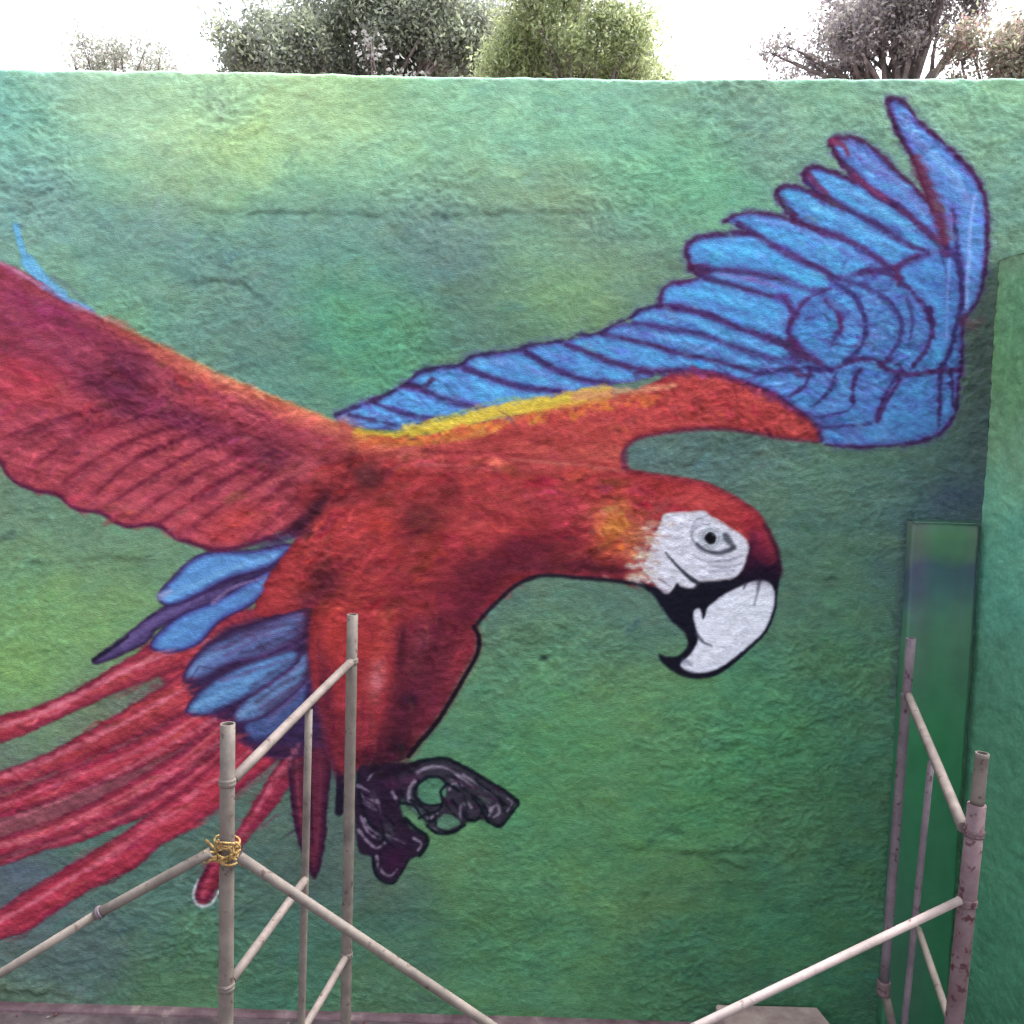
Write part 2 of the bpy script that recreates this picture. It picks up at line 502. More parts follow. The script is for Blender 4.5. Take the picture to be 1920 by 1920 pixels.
tail([(425, 1330), (370, 1385), (270, 1450), (180, 1500), (90, 1540), (0, 1568), (-140, 1596), (-330, 1615)],
     [(440, 1360), (370, 1430), (280, 1494), (190, 1540), (90, 1580), (0, 1604), (-140, 1632), (-330, 1640)], (172, 42, 62), hl=(206, 92, 106))
tail([(440, 1370), (380, 1425), (300, 1480), (230, 1522), (150, 1556), (70, 1586), (0, 1612), (-140, 1644)],
     [(450, 1400), (400, 1450), (320, 1508), (235, 1545), (150, 1578), (70, 1598), (0, 1624), (-140, 1652)], (164, 40, 60), hl=(196, 76, 96))
tail([(470, 1370), (420, 1415), (333, 1486), (300, 1512), (233, 1560), (167, 1600), (100, 1640), (43, 1674), (0, 1703), (-140, 1770), (-300, 1820)],
     [(520, 1420), (460, 1470), (400, 1523), (350, 1560), (300, 1588), (250, 1630), (167, 1670), (100, 1713), (50, 1747), (0, 1762), (-140, 1830), (-300, 1850)], (176, 42, 62), label='thick lowest red tail feather')
tail([(580, 1370), (530, 1420), (490, 1480), (455, 1540), (420, 1590), (392, 1620), (372, 1660), (366, 1685), (380, 1694)],
     [(595, 1400), (560, 1450), (520, 1508), (480, 1556), (440, 1606), (415, 1640), (408, 1664), (396, 1688), (384, 1696)], (140, 34, 56), hl=(190, 60, 84), label='red tail feather whose round tip has a chalk white rim')
stroke([(372, 1650), (362, 1680), (374, 1698), (396, 1694), (410, 1672)], (196, 196, 204), 5, alpha=0.85)
stroke([(392, 1622), (374, 1656), (374, 1684), (392, 1682), (406, 1656)], (92, 22, 48), 7, alpha=0.8)
i = part('tail_feather', 0, 'dark maroon tail feather hanging straight down'); ID_TAIL.append(i)
poly([(545, 1390), (540, 1440), (545, 1500), (555, 1560), (574, 1620), (590, 1648), (602, 1620), (611, 1570), (615, 1500), (622, 1430), (618, 1370)], (92, 30, 50), (48, 18, 46), 16, label=i)
stroke([(578, 1380), (582, 1470), (586, 1580)], (40, 16, 40), 5, 4, alpha=0.8)
stroke([(556, 1420), (560, 1500), (574, 1590)], (132, 40, 60), 6, 4, alpha=0.7)
stroke([(600, 1420), (600, 1500), (594, 1590)], (112, 34, 60), 7, 4, alpha=0.6)

# dark navy down between tail and body
ID_BODY = part('body')
poly([(520, 1100), (600, 1110), (640, 1300), (640, 1470), (622, 1440), (600, 1400), (560, 1420), (500, 1420), (440, 1380), (430, 1330), (500, 1180)], (48, 30, 62), (60, 30, 66), 20, soft=10, label=ID_BODY)
stroke([(640, 1420), (638, 1470), (636, 1522)], (24, 18, 38), 14, 16, alpha=0.95, label=ID_BODY)


poly([(600, 1120), (520, 1150), (420, 1180), (360, 1240), (350, 1290), (380, 1330), (430, 1360), (480, 1400), (600, 1400), (630, 1250)], (50, 34, 70), (66, 34, 66), 24, soft=12, tint=0.2)
poly([(545, 1020), (470, 1040), (380, 1080), (320, 1150), (360, 1170), (440, 1130), (520, 1080), (560, 1050)], (56, 44, 84), None, soft=10, tint=0.2)


def covert(pts, col, edge=(58, 40, 92), hl=None, axis=None, ew=14, label=None):
    i = part('tail_covert_feather', 0, label)
    poly(pts, col, edge, ew, soft=4, label=i, rough=2)
    P = smooth_pts(pts, True)
    stroke(np.vstack([P, P[:1]])[::2], (50, 30, 72), 5, alpha=0.6, soft=4, smooth=False)
    if axis: stroke(axis, hl or tuple(min(255, c + 26) for c in col), 12, 5, alpha=0.6, soft=9, rough=4)
    return i


covert([(575, 1240), (520, 1290), (470, 1330), (455, 1370), (480, 1394), (530, 1372), (575, 1320)], (64, 80, 132), (46, 34, 74), (100, 110, 160), [(560, 1290), (500, 1360)])
covert([(574, 1220), (500, 1270), (450, 1318), (434, 1352), (478, 1352), (532, 1318), (576, 1272)], (84, 118, 166), (60, 46, 88), (112, 146, 192), [(450, 1340), (520, 1295), (560, 1255)])
covert([(545, 1215), (470, 1238), (410, 1268), (370, 1300), (348, 1336), (385, 1342), (432, 1324), (495, 1290), (560, 1240)], (80, 126, 178), (58, 50, 98), (104, 158, 204), [(362, 1328), (420, 1300), (480, 1268)])
covert([(570, 1145), (500, 1162), (430, 1188), (380, 1216), (352, 1252), (345, 1278), (386, 1272), (432, 1246), (505, 1228), (566, 1190)], (84, 104, 158), (60, 44, 88), (104, 144, 192), [(358, 1262), (400, 1228), (470, 1200), (540, 1175)])
covert([(446, 1085), (360, 1120), (300, 1142), (240, 1188), (176, 1236), (192, 1242), (272, 1206), (300, 1176), (400, 1130)], (78, 62, 112), (52, 38, 76), (108, 90, 146), [(230, 1210), (290, 1165), (380, 1120)], ew=9, label='dark violet tail covert feather tapering to a black tip')
stroke([(174, 1238), (200, 1222), (240, 1194)], (28, 26, 44), 8, 4, alpha=0.9)
covert([(505, 1070), (450, 1100), (400, 1128), (340, 1152), (292, 1192), (284, 1216), (320, 1224), (372, 1208), (412, 1165), (470, 1135), (500, 1105)], (80, 132, 196), (62, 64, 138), (92, 158, 218), [(304, 1208), (350, 1178), (400, 1146)], label='bright blue tail covert feather')
covert([(546, 1020), (470, 1032), (400, 1034), (360, 1048), (324, 1082), (298, 1112), (300, 1128), (324, 1136), (372, 1116), (430, 1086), (500, 1066), (536, 1040)], (84, 142, 204), (62, 58, 124), (112, 176, 226), [(312, 1120), (370, 1094), (440, 1064), (515, 1042)], label='light blue tail covert feather right under the wing')
stroke([(300, 1118), (320, 1108)], (150, 160, 205), 14, 8, alpha=0.7, soft=8)
stroke([(400, 1130), (440, 1100), (500, 1082)], (130, 110, 160), 9, 4, alpha=0.7)
for a in ([(420, 1215), (490, 1180), (575, 1165)], [(410, 1262), (480, 1240), (560, 1215)], [(480, 1318), (530, 1282), (580, 1262)], [(395, 1205), (450, 1188), (520, 1160)], [(450, 1180), (520, 1150), (570, 1140)], [(450, 1225), (520, 1210), (580, 1180)], [(470, 1290), (530, 1250), (580, 1220)], [(480, 1215), (540, 1190), (580, 1160)], [(500, 1330), (550, 1290), (585, 1250)]):
    stroke(a, (54, 32, 62), 8, 6, alpha=0.5, soft=8, rough=4)
    stroke([(p[0] + 6, p[1] + 14) for p in a], (92, 62, 112), 7, 4, alpha=0.5, soft=6, rough=4)

# blue tip that shows past the near wing
ID_LW = part('wing', 0, 'near wing, all red, spread to the left')
i = part('blue_feather_tip', ID_LW)
stroke([(30, 424), (40, 462), (56, 500), (86, 532), (118, 558), (168, 582)], (98, 176, 218), 12, 14, alpha=0.95, soft=5, label=i)
stroke([(52, 490), (86, 528), (120, 552)], (96, 178, 222), 26, 16, alpha=0.9, soft=6, label=i)
stroke([(100, 520), (130, 540), (160, 566)], (92, 100, 130), 10, 5, alpha=0.45, soft=8)

# near wing
LW = [(-560, 180), (-420, 260), (-250, 365), (-100, 445), (0, 490), (34, 504), (83, 533), (117, 560), (160, 577), (187, 593), (233, 617), (283, 640), (333, 663), (400, 697), (450, 720), (500, 740), (567, 767), (633, 793), (690, 815),
      (740, 870), (720, 960), (640, 1010), (560, 1010), (533, 997), (500, 1008), (450, 1024), (400, 1031), (367, 1021), (333, 1010), (310, 993), (283, 984), (240, 987), (213, 977), (187, 961), (150, 957), (127, 943), (107, 928), (67, 920), (33, 907), (13, 887), (0, 866), (-30, 850), (-90, 850), (-130, 820), (-200, 800), (-260, 740), (-340, 690), (-420, 560), (-520, 380)]
poly(LW, (162, 52, 68), (118, 30, 52), 12, soft=5, label=ID_LW, rough=3)
# barbs fanning to the trailing edge: light and dark feather vanes
vanes = [((20, 880), (150, 800), (330, 760)), ((75, 915), (200, 830), (380, 770)), ((135, 940), (240, 850), (400, 790)), ((160, 955), (290, 870), (430, 800)), ((220, 972), (330, 890), (460, 830)),
         ((260, 985), (370, 910), (480, 850)), ((320, 996), (410, 930), (510, 870)), ((370, 1015), (450, 950), (540, 880)), ((430, 1020), (500, 960), (580, 890)), ((500, 1004), (560, 950), (610, 890)),
         ((0, 820), (120, 770), (260, 745)), ((0, 760), (120, 720), (250, 700)), ((-60, 840), (20, 800), (120, 770)), ((-200, 790), (-60, 740), (60, 700)), ((-260, 720), (-100, 660), (40, 630))]
for k_, (a, b, c) in enumerate(vanes):
    stroke([a, b, c], (194, 62, 76), 20, 6, alpha=0.6, soft=12, rough=6)
    off = [(p[0] + 24, p[1] + 6) for p in (a, b, c)]
    stroke(off, (106, 22, 44), 6, 9, alpha=0.75, soft=7, rough=5, fade=0.1)
stroke([(40, 905), (90, 855), (160, 810), (230, 790)], (120, 28, 46), 5, 8, alpha=0.6, soft=6, rough=4)
spot(60, 700, 70, 34, (184, 44, 62), 0.75, 10); spot(60, 740, 90, 26, (186, 50, 62), 0.6, 10)
for s in ((235, 700, 48, 42, (84, 30, 56), 0.85, 30), (190, 725, 60, 26, (104, 34, 62), 0.6, 20), (300, 770, 90, 20, (98, 32, 62), 0.75, 25), (240, 775, 40, 16, (84, 28, 56), 0.7, 20), (400, 810, 90, 18, (120, 34, 62), 0.6, 18),
          (360, 790, 60, 18, (112, 36, 62), 0.6, 20), (505, 858, 46, 26, (92, 30, 52), 0.75, 20), (530, 835, 40, 16, (116, 34, 54), 0.6, 30), (450, 845, 40, 14, (136, 36, 58), 0.5, 20), (200, 640, 90, 14, (126, 34, 62), 0.55, 27),
          (110, 590, 80, 20, (150, 40, 88), 0.5, 32), (40, 560, 70, 26, (154, 40, 84), 0.5, 30), (160, 800, 70, 10, (126, 32, 56), 0.5, -15), (20, 660, 70, 12, (134, 34, 62), 0.5, 15), (690, 895, 36, 30, (96, 32, 38), 0.75, 10), (660, 930, 50, 20, (100, 30, 38), 0.6, -20)):
    spot(*s)
for s in ((60, 600, 130, 60, (132, 40, 80), 0.32, 25), (180, 690, 120, 50, (122, 38, 72), 0.32, 20), (330, 770, 130, 44, (126, 36, 60), 0.32, 22), (90, 800, 140, 40, (140, 42, 66), 0.4, 5), (450, 830, 100, 40, (126, 36, 56), 0.32, 25), (-80, 560, 160, 70, (134, 40, 76), 0.32, 25)):
    spot(*s)
# coral shoulder edge with an orange rim
stroke([(200, 600), (283, 652), (340, 690), (420, 722), (500, 758), (567, 786), (640, 815), (700, 838)], (196, 78, 70), 16, 34, alpha=0.8, soft=12, rough=5)
stroke([(300, 652), (360, 682), (430, 716), (520, 752), (600, 786), (680, 818), (740, 830)], (214, 92, 72), 10, 18, alpha=0.85, soft=8, rough=4)
stroke([(190, 594), (283, 638), (400, 694), (500, 738), (633, 792), (700, 818)], (190, 136, 90), 5, 6, alpha=0.55, soft=4)
spot(410, 708, 40, 7, (240, 132, 104), 0.8, 25); spot(380, 750, 60, 12, (190, 60, 68), 0.6, 20)
stroke([(-200, 395), (-60, 462), (0, 492), (45, 516), (83, 540)], (206, 122, 158), 8, 7, alpha=0.8, soft=5)
stroke([(83, 540), (130, 566), (175, 584)], (120, 140, 200), 9, 6, alpha=0.7, soft=5)
stroke([(140, 572), (180, 590), (230, 612)], (200, 120, 140), 6, 6, alpha=0.6, soft=5)
stroke([(0, 866), (13, 887), (33, 907), (67, 920), (107, 928), (127, 943), (150, 957), (187, 961), (213, 977), (240, 987), (283, 984), (310, 993), (333, 1010), (367, 1021), (400, 1031), (450, 1026), (500, 1010), (540, 998)], (90, 24, 58), 7, 9, alpha=0.85, soft=4)
for s in ((140, 935, 26, 9, (206, 56, 82), 0.75, -30), (450, 975, 60, 26, (188, 52, 54), 0.8, -15), (420, 1008, 40, 9, (176, 44, 50), 0.7, 5), (60, 880, 50, 12, (178, 52, 76), 0.6, -20), (250, 952, 60, 10, (172, 62, 76), 0.6, 5), (350, 1000, 24, 10, (170, 50, 78), 0.6, -20)):
    spot(*s)

# far wing: red underside
ID_RW = part('wing', 0, 'far wing, raised to the right, red below and blue above')
poly([(640, 790), (700, 826), (780, 820), (860, 800), (940, 782), (1040, 762), (1133, 745), (1200, 728), (1280, 694), (1347, 700), (1397, 717), (1447, 737), (1480, 760), (1513, 780), (1533, 802), (1540, 826), (1480, 822), (1400, 808), (1330, 803), (1250, 810), (1200, 820), (1175, 838), (1166, 858), (1172, 882), (1040, 900), (800, 900), (660, 860)],
     (182, 54, 56), (150, 36, 48), 12, soft=5, label=ID_RW)
# blue of the far wing
IN = [(1470, 556), (1520, 540), (1570, 522), (1613, 508), (1680, 498), (1775, 466), (1803, 487), (1806, 600), (1803, 683), (1797, 717), (1793, 767), (1776, 800), (1747, 820), (1697, 832), (1613, 838), (1545, 832), (1533, 800), (1513, 778), (1480, 757), (1447, 736), (1397, 716), (1347, 699), (1400, 690), (1480, 688), (1500, 664), (1478, 636), (1480, 596)]
i = part('wing_covert_patch', ID_RW, 'blue round coverts drawn as nested arcs at the wing bend')
poly(IN, (70, 122, 190), (74, 82, 152), 14, soft=4, label=i)
FEA = [
    [(1667, 183), (1697, 193), (1723, 227), (1763, 263), (1800, 297), (1830, 333), (1847, 373), (1851, 417), (1850, 467), (1847, 513), (1830, 567), (1811, 594), (1803, 560), (1800, 487), (1775, 470), (1760, 430), (1747, 393), (1730, 343), (1713, 300), (1687, 257), (1667, 207)],
    [(1557, 263), (1580, 257), (1613, 263), (1647, 287), (1680, 320), (1713, 350), (1747, 390), (1760, 430), (1775, 470), (1747, 443), (1713, 413), (1680, 385), (1640, 363), (1613, 340), (1580, 310), (1563, 283)],
    [(1507, 327), (1523, 313), (1547, 317), (1580, 330), (1613, 343), (1640, 363), (1680, 385), (1713, 413), (1747, 443), (1772, 470), (1740, 474), (1700, 457), (1660, 432), (1613, 405), (1573, 385), (1540, 367), (1513, 342)],
    [(1457, 360), (1473, 347), (1497, 350), (1527, 362), (1540, 366), (1573, 384), (1613, 404), (1660, 431), (1700, 456), (1740, 473), (1710, 484), (1680, 501), (1640, 482), (1600, 457), (1560, 441), (1520, 426), (1487, 409), (1468, 383)],
    [(1360, 413), (1390, 400), (1430, 400), (1467, 407), (1493, 417), (1520, 426), (1560, 441), (1600, 456), (1640, 481), (1680, 501), (1647, 508), (1613, 513), (1570, 524), (1540, 507), (1500, 487), (1460, 467), (1420, 442), (1385, 424)],
    [(1287, 463), (1300, 450), (1330, 440), (1363, 438), (1407, 437), (1460, 466), (1500, 486), (1540, 506), (1570, 523), (1557, 541), (1513, 545), (1470, 527), (1420, 514), (1360, 507), (1310, 502), (1293, 493)],
    [(1300, 500), (1360, 506), (1420, 513), (1470, 526), (1530, 550), (1513, 564), (1493, 587), (1470, 562), (1420, 550), (1360, 532), (1317, 519)],
    [(1240, 555), (1250, 535), (1285, 526), (1317, 520), (1360, 531), (1420, 549), (1470, 561), (1490, 590), (1480, 612), (1482, 640), (1430, 632), (1390, 617), (1340, 597), (1290, 580), (1245, 573)],
    [(1185, 597), (1200, 582), (1240, 574), (1290, 579), (1340, 596), (1390, 616), (1430, 631), (1485, 650), (1510, 668), (1450, 674), (1380, 652), (1310, 627), (1250, 616), (1190, 606)],
    [(1128, 625), (1150, 610), (1187, 605), (1250, 616), (1310, 626), (1380, 651), (1450, 674), (1480, 690), (1420, 697), (1350, 680), (1280, 664), (1200, 642)],
    [(1060, 645), (1080, 632), (1128, 626), (1200, 641), (1280, 663), (1350, 679), (1420, 697), (1400, 716), (1347, 702), (1280, 695), (1230, 699), (1180, 689), (1120, 668)],
    [(985, 658), (1010, 645), (1060, 641), (1120, 667), (1180, 688), (1230, 698), (1200, 714), (1150, 720), (1090, 712), (1040, 692)],
    [(868, 688), (890, 668), (967, 657), (990, 660), (1040, 691), (1090, 711), (1150, 719), (1090, 740), (1050, 734), (980, 727), (920, 708)],
    [(763, 720), (783, 700), (817, 690), (866, 684), (920, 707), (980, 726), (1050, 733), (1070, 744), (1000, 758), (930, 770), (880, 762), (830, 747)],
    [(698, 753), (730, 738), (763, 720), (830, 746), (880, 761), (930, 772), (880, 787), (820, 788), (760, 777)],
    [(630, 780), (698, 753), (760, 776), (830, 789), (780, 803), (720, 806), (665, 800)],
]
stroke([(1380, 690), (1440, 680), (1500, 672), (1540, 700)], (72, 112, 180), 44, 40, alpha=1, soft=4, label=i)
for k_, f in enumerate(FEA):
    i = part('flight_feather', ID_RW, 'longest flight feather, bent over the wing bend' if k_ == 0 else None)
    poly(f, (74, 142, 204) if k_ > 1 else (84, 132, 202), (78, 84, 152), 13, soft=3, label=i, rough=2.5)
# bright brush marks inside the feathers
HLS = [([(1690, 222), (1720, 262), (1760, 305), (1800, 350), (1815, 380)], 17, (108, 150, 212)), ([(1600, 285), (1640, 315), (1690, 350), (1735, 395)], 18, (100, 124, 192)),
       ([(1545, 338), (1590, 360), (1650, 395), (1710, 430)], 15, (90, 162, 216)), ([(1490, 370), (1530, 390), (1600, 425), (1680, 468)], 15, (88, 160, 218)),
       ([(1420, 415), (1480, 425), (1550, 455), (1630, 490)], 16, (92, 142, 212)), ([(1310, 462), (1370, 466), (1440, 485), (1530, 525)], 22, (74, 164, 224)),
       ([(1345, 516), (1410, 525), (1460, 540)], 9, (122, 112, 186)), ([(1255, 548), (1320, 552), (1400, 575), (1465, 600)], 24, (72, 166, 224)),
       ([(1210, 594), (1290, 600), (1370, 630), (1440, 652)], 14, (86, 158, 218)), ([(1150, 622), (1230, 632), (1320, 655), (1400, 678)], 11, (92, 142, 208)),
       ([(1085, 642), (1170, 662), (1250, 680)], 16, (82, 150, 214)), ([(1010, 658), (1060, 672), (1120, 696)], 18, (84, 140, 208)),
       ([(890, 682), (950, 678), (1010, 702), (1070, 724)], 20, (86, 146, 208)), ([(790, 712), (850, 712), (920, 736), (980, 748)], 18, (76, 148, 208)),
       ([(730, 748), (790, 758), (850, 772)], 14, (76, 142, 204)), ([(690, 778), (750, 788)], 12, (84, 140, 200))]
for p_, w_, c_ in HLS:
    stroke(p_, c_, w_ * 0.7, w_, alpha=0.75, soft=8, rough=5)
    stroke([(q[0] + 8, q[1] - 2) for q in p_[:-1]], tuple(min(255, v + 16) for v in c_), w_ * 0.3, w_ * 0.3, alpha=0.6, soft=5, rough=5)
for (x, y, c) in ((1470, 600, 0), (1540, 610, 1), (1530, 640, 1), (1610, 600, 0), (1600, 640, 1), (1640, 560, 0), (1700, 520, 1), (1750, 560, 1), (1640, 630, 0), (1720, 620, 0), (1760, 660, 1), (1500, 715, 0), (1550, 710, 0), (1590, 730, 0), (1630, 730, 0), (1560, 760, 0), (1720, 740, 1), (1700, 790, 1), (1600, 815, 0), (1660, 810, 0), (1460, 720, 0)):
    spot(x, y, 24, 14, ((92, 136, 206), (74, 152, 216))[c], 0.75, -30 if x < 1650 else 60)
# small overlapping coverts between the arcs: short radial ticks and scallops
for rad, n_, a0, a1 in ((60, 7, -80, 90), (95, 9, -75, 85), (135, 11, -70, 70), (175, 12, -62, 50)):
    for k_ in range(n_):
        an = math.radians(a0 + (a1 - a0) * (k_ + rng.uniform(-0.2, 0.2)) / (n_ - 1))
        cx, cy = 1530 + math.cos(an) * rad, 605 + math.sin(an) * rad * 0.82
        an += rng.uniform(-0.35, 0.35); dx, dy = math.cos(an) * rng.uniform(9, 20), math.sin(an) * rng.uniform(8, 17)
        if cx > 1790 or cy > 690 or cy < 480: continue
        stroke([(cx - dx, cy - dy), (cx, cy + 2), (cx + dx, cy + dy)], (56, 50, 116), 4, 3, alpha=0.5, soft=6, rough=8)
        stroke([(cx - dx + 3, cy - dy + 9), (cx + dx + 2, cy + dy + 10)], (96, 158, 216), 8, 6, alpha=0.5, soft=7, rough=6)
# outline drawing of the wing
OUT = (92, 38, 84); OUN = (62, 44, 108)
LN = [
    ([(630, 779), (700, 751), (763, 720), (783, 700), (817, 690), (863, 684), (890, 667), (967, 656), (993, 647), (1063, 637), (1080, 630), (1128, 623), (1150, 609), (1185, 595), (1200, 581), (1240, 572)], 7, (48, 38, 80)),
    ([(1240, 574), (1238, 555), (1250, 536), (1285, 527), (1316, 519)], 7, OUT), ([(1316, 517), (1303, 510), (1293, 493), (1286, 465), (1300, 450), (1330, 441), (1363, 438), (1400, 436)], 9, (84, 38, 86)),
    ([(1358, 416), (1390, 400), (1430, 400), (1467, 407), (1493, 418)], 8, OUT), ([(1487, 410), (1468, 384), (1456, 361), (1473, 347), (1497, 350), (1520, 358)], 9, (86, 34, 74)),
    ([(1513, 343), (1506, 327), (1523, 313), (1547, 317), (1580, 330), (1603, 342)], 10, (86, 30, 68)), ([(1613, 341), (1580, 310), (1563, 283), (1556, 263), (1580, 257), (1613, 263), (1647, 287), (1680, 320), (1713, 350), (1747, 388)], 9, (92, 32, 66)),
    ([(1750, 395), (1730, 343), (1713, 300), (1687, 257), (1667, 207), (1666, 185), (1697, 193), (1723, 227), (1763, 263), (1800, 297), (1830, 333), (1847, 373), (1851, 417), (1850, 467), (1847, 513)], 9, (84, 30, 66)),
    ([(1847, 500), (1842, 540), (1828, 572), (1812, 592), (1804, 605)], 8, (70, 40, 84)), ([(1804, 600), (1804, 683), (1797, 717), (1793, 767), (1776, 800), (1747, 820), (1697, 833), (1613, 838), (1546, 834)], 7, (76, 40, 92)),
    ([(1580, 310), (1613, 340), (1640, 363), (1680, 385), (1713, 413), (1747, 443), (1772, 472)], 13, (104, 48, 100)), ([(1513, 342), (1540, 366), (1573, 384), (1613, 404), (1660, 431), (1700, 456), (1740, 474)], 9, (78, 54, 122)),
    ([(1525, 360), (1548, 372), (1575, 386)], 10, (96, 40, 88)), ([(1470, 384), (1490, 408), (1520, 426), (1545, 434)], 11, (96, 40, 88)), ([(1545, 434), (1600, 456), (1640, 481), (1668, 502), (1690, 494), (1722, 478)], 9, (100, 54, 122)),
    ([(1385, 420), (1420, 441), (1460, 466), (1500, 486), (1540, 506), (1572, 524)], 10, (86, 50, 112)), ([(1295, 500), (1325, 506)], 18, (96, 34, 72)), ([(1310, 503), (1360, 507), (1420, 514), (1470, 527)], 7, (88, 60, 122)),
    ([(1317, 519), (1360, 531), (1420, 549), (1470, 562)], 8, (72, 48, 104)), ([(1470, 562), (1482, 578), (1492, 590)], 14, (100, 60, 132)), ([(1243, 572), (1290, 579), (1340, 596), (1390, 616), (1440, 634)], 11, (88, 50, 118)), ([(1440, 634), (1470, 646), (1500, 672)], 14, (92, 60, 126)),
    ([(1188, 605), (1250, 615), (1310, 626), (1380, 651), (1450, 674)], 7, (78, 74, 148)), ([(1128, 626), (1200, 641), (1280, 663), (1350, 679), (1420, 700)], 8, (84, 52, 112)), ([(1062, 646), (1120, 667), (1180, 688), (1235, 698)], 9, (84, 46, 100)),
    ([(988, 660), (1040, 691), (1090, 711), (1140, 716)], 10, (60, 46, 110)), ([(870, 690), (920, 707), (980, 726), (1050, 733)], 9, (72, 52, 116)), ([(768, 722), (830, 746), (880, 761), (935, 776), (965, 792)], 8, (62, 58, 116)),
    ([(700, 755), (760, 776), (840, 790)], 8, (58, 62, 122)), ([(655, 778), (700, 788), (740, 796)], 7, (66, 60, 110)), ([(763, 722), (790, 726), (810, 712)], 12, (72, 44, 84)), ([(698, 752), (715, 745)], 12, (72, 44, 84)),
    ([(1190, 700), (1280, 694), (1347, 700), (1397, 717), (1447, 737), (1480, 760), (1513, 780), (1533, 802), (1540, 826)], 9, (92, 44, 108)),
    ([(1774, 470), (1792, 480), (1802, 520), (1803, 567), (1791, 617), (1781, 660), (1765, 692)], 10, (56, 50, 124)), ([(1765, 480), (1776, 520), (1778, 560)], 5, (70, 70, 150)),
    ([(1760, 400), (1768, 440), (1776, 475)], 10, (92, 34, 74)), ([(1785, 395), (1792, 440), (1795, 480)], 10, (64, 62, 130)),
    ([(1647, 683), (1687, 701), (1747, 697), (1802, 692)], 9, (92, 40, 104)), ([(1763, 702), (1762, 750), (1760, 798)], 7, (58, 44, 104)), ([(1785, 702), (1786, 760)], 6, (58, 44, 104)),
    ([(1547, 563), (1568, 583), (1577, 610), (1567, 633), (1557, 650)], 8, (92, 62, 146)), ([(1572, 590), (1576, 612)], 11, (116, 48, 112)), ([(1567, 533), (1600, 553), (1619, 587), (1623, 627), (1607, 658), (1580, 680)], 9, (62, 62, 140)),
    ([(1613, 512), (1647, 507), (1682, 522), (1713, 550), (1740, 583), (1748, 617), (1738, 653), (1713, 685)], 10, (84, 52, 124)), ([(1680, 502), (1686, 530)], 14, (110, 44, 100)), ([(1613, 533), (1663, 560), (1690, 600), (1687, 637), (1663, 674)], 9, (64, 66, 146)),
    ([(1740, 580), (1747, 605)], 14, (66, 36, 100)), ([(1480, 612), (1490, 590), (1513, 562), (1557, 541)], 6, (88, 58, 130)), ([(1484, 600), (1479, 627), (1497, 653), (1527, 678), (1563, 691), (1613, 673), (1663, 680)], 7, (86, 44, 110)),
    ([(1663, 676), (1690, 690), (1665, 730), (1643, 782)], 8, (72, 42, 110)), ([(1520, 693), (1508, 723), (1480, 742)], 7, (66, 48, 116)), ([(1567, 700), (1557, 730), (1527, 760)], 7, (58, 56, 130)), ([(1613, 693), (1600, 720), (1600, 757)], 9, (64, 40, 106)),
    ([(1530, 781), (1580, 774), (1602, 758)], 6, (52, 62, 132)), ([(1540, 803), (1590, 798), (1632, 797)], 6, (58, 66, 140)), ([(1687, 713), (1667, 743), (1645, 790)], 8, (84, 40, 104)), ([(1480, 640), (1500, 660), (1530, 680)], 16, (96, 52, 104)),
    ([(1420, 700), (1470, 693), (1520, 690), (1560, 694)], 9, (60, 56, 124)), ([(1490, 690), (1500, 704), (1516, 702)], 8, (100, 60, 100)), ([(1560, 522), (1600, 530), (1640, 545)], 6, (76, 84, 160)), ([(1700, 560), (1712, 600), (1705, 640)], 6, (66, 90, 168)),
    ([(1547, 636), (1590, 650), (1640, 640)], 5, (84, 84, 160)), ([(1510, 600), (1540, 590), (1555, 600)], 5, (70, 96, 176)), ([(1860, 0), (1861, 1)], 1, OUT)]
for p_, w_, c_ in LN:
    if w_ > 5: stroke(p_, (80, 66, 140), w_ + 9, w_ + 7, alpha=0.34, soft=10, rough=9)
for s_ in ((648, 806, 26, 22, (204, 92, 74), 0.85, 30), (660, 842, 34, 30, (160, 50, 56), 0.8, 20), (672, 868, 36, 22, (120, 38, 48), 0.7, 10), (690, 836, 34, 12, (206, 98, 72), 0.7, 10)):
    spot(*s_)
wr = (np.isin(LABEL, [k_ for k_, v_ in PARTS.items() if v_[0] in ('flight_feather', 'wing_covert_patch')]))[..., None]
ru, rv = PX * 0.88 + PY * 0.47, -PX * 0.47 + PY * 0.88
mot = (fbm(ru / 30, rv / 9, 46, 3, 0.7) - 0.5)[..., None] * 2
CANVAS += wr * (np.clip(mot, 0, 1) * np.array([6, 42, 34]) + np.clip(-mot, 0, 1) * np.array([6, -40, -24]))
for p_, w_, c_ in LN:
    cm = tuple(np.array(c_) * 0.55 + np.array((48, 30, 70)) * 0.45)
    stroke(p_, cm, w_ * 1.0, w_ * 0.8, alpha=0.86, soft=5, rough=4)
    if w_ > 8: stroke([(q[0] + rng.uniform(-4, 4), q[1] + 5) for q in p_], cm, 4, 3, alpha=0.5, soft=5, rough=5)
stroke([(1718, 300), (1735, 345), (1757, 395), (1772, 445)], (100, 38, 66), 20, 24, alpha=0.85, soft=11, rough=6)
stroke([(1722, 296), (1734, 320)], (136, 50, 80), 14, 10, alpha=0.6, soft=9)
stroke([(1560, 266), (1580, 272), (1590, 290)], (132, 40, 72), 14, 8, alpha=0.8, soft=5)
stroke([(1600, 330), (1630, 352), (1660, 372)], (142, 54, 104), 9, 9, alpha=0.7, soft=5)
stroke([(1518, 330), (1530, 345), (1548, 362)], (112, 40, 84), 13, 10, alpha=0.8, soft=5)
stroke([(1827, 367), (1820, 420), (1817, 467), (1812, 577)], (128, 160, 224), 7, 6, alpha=0.85, soft=4)
stroke([(1838, 400), (1838, 460), (1832, 530)], (84, 130, 204), 10, 8, alpha=0.7, soft=5)
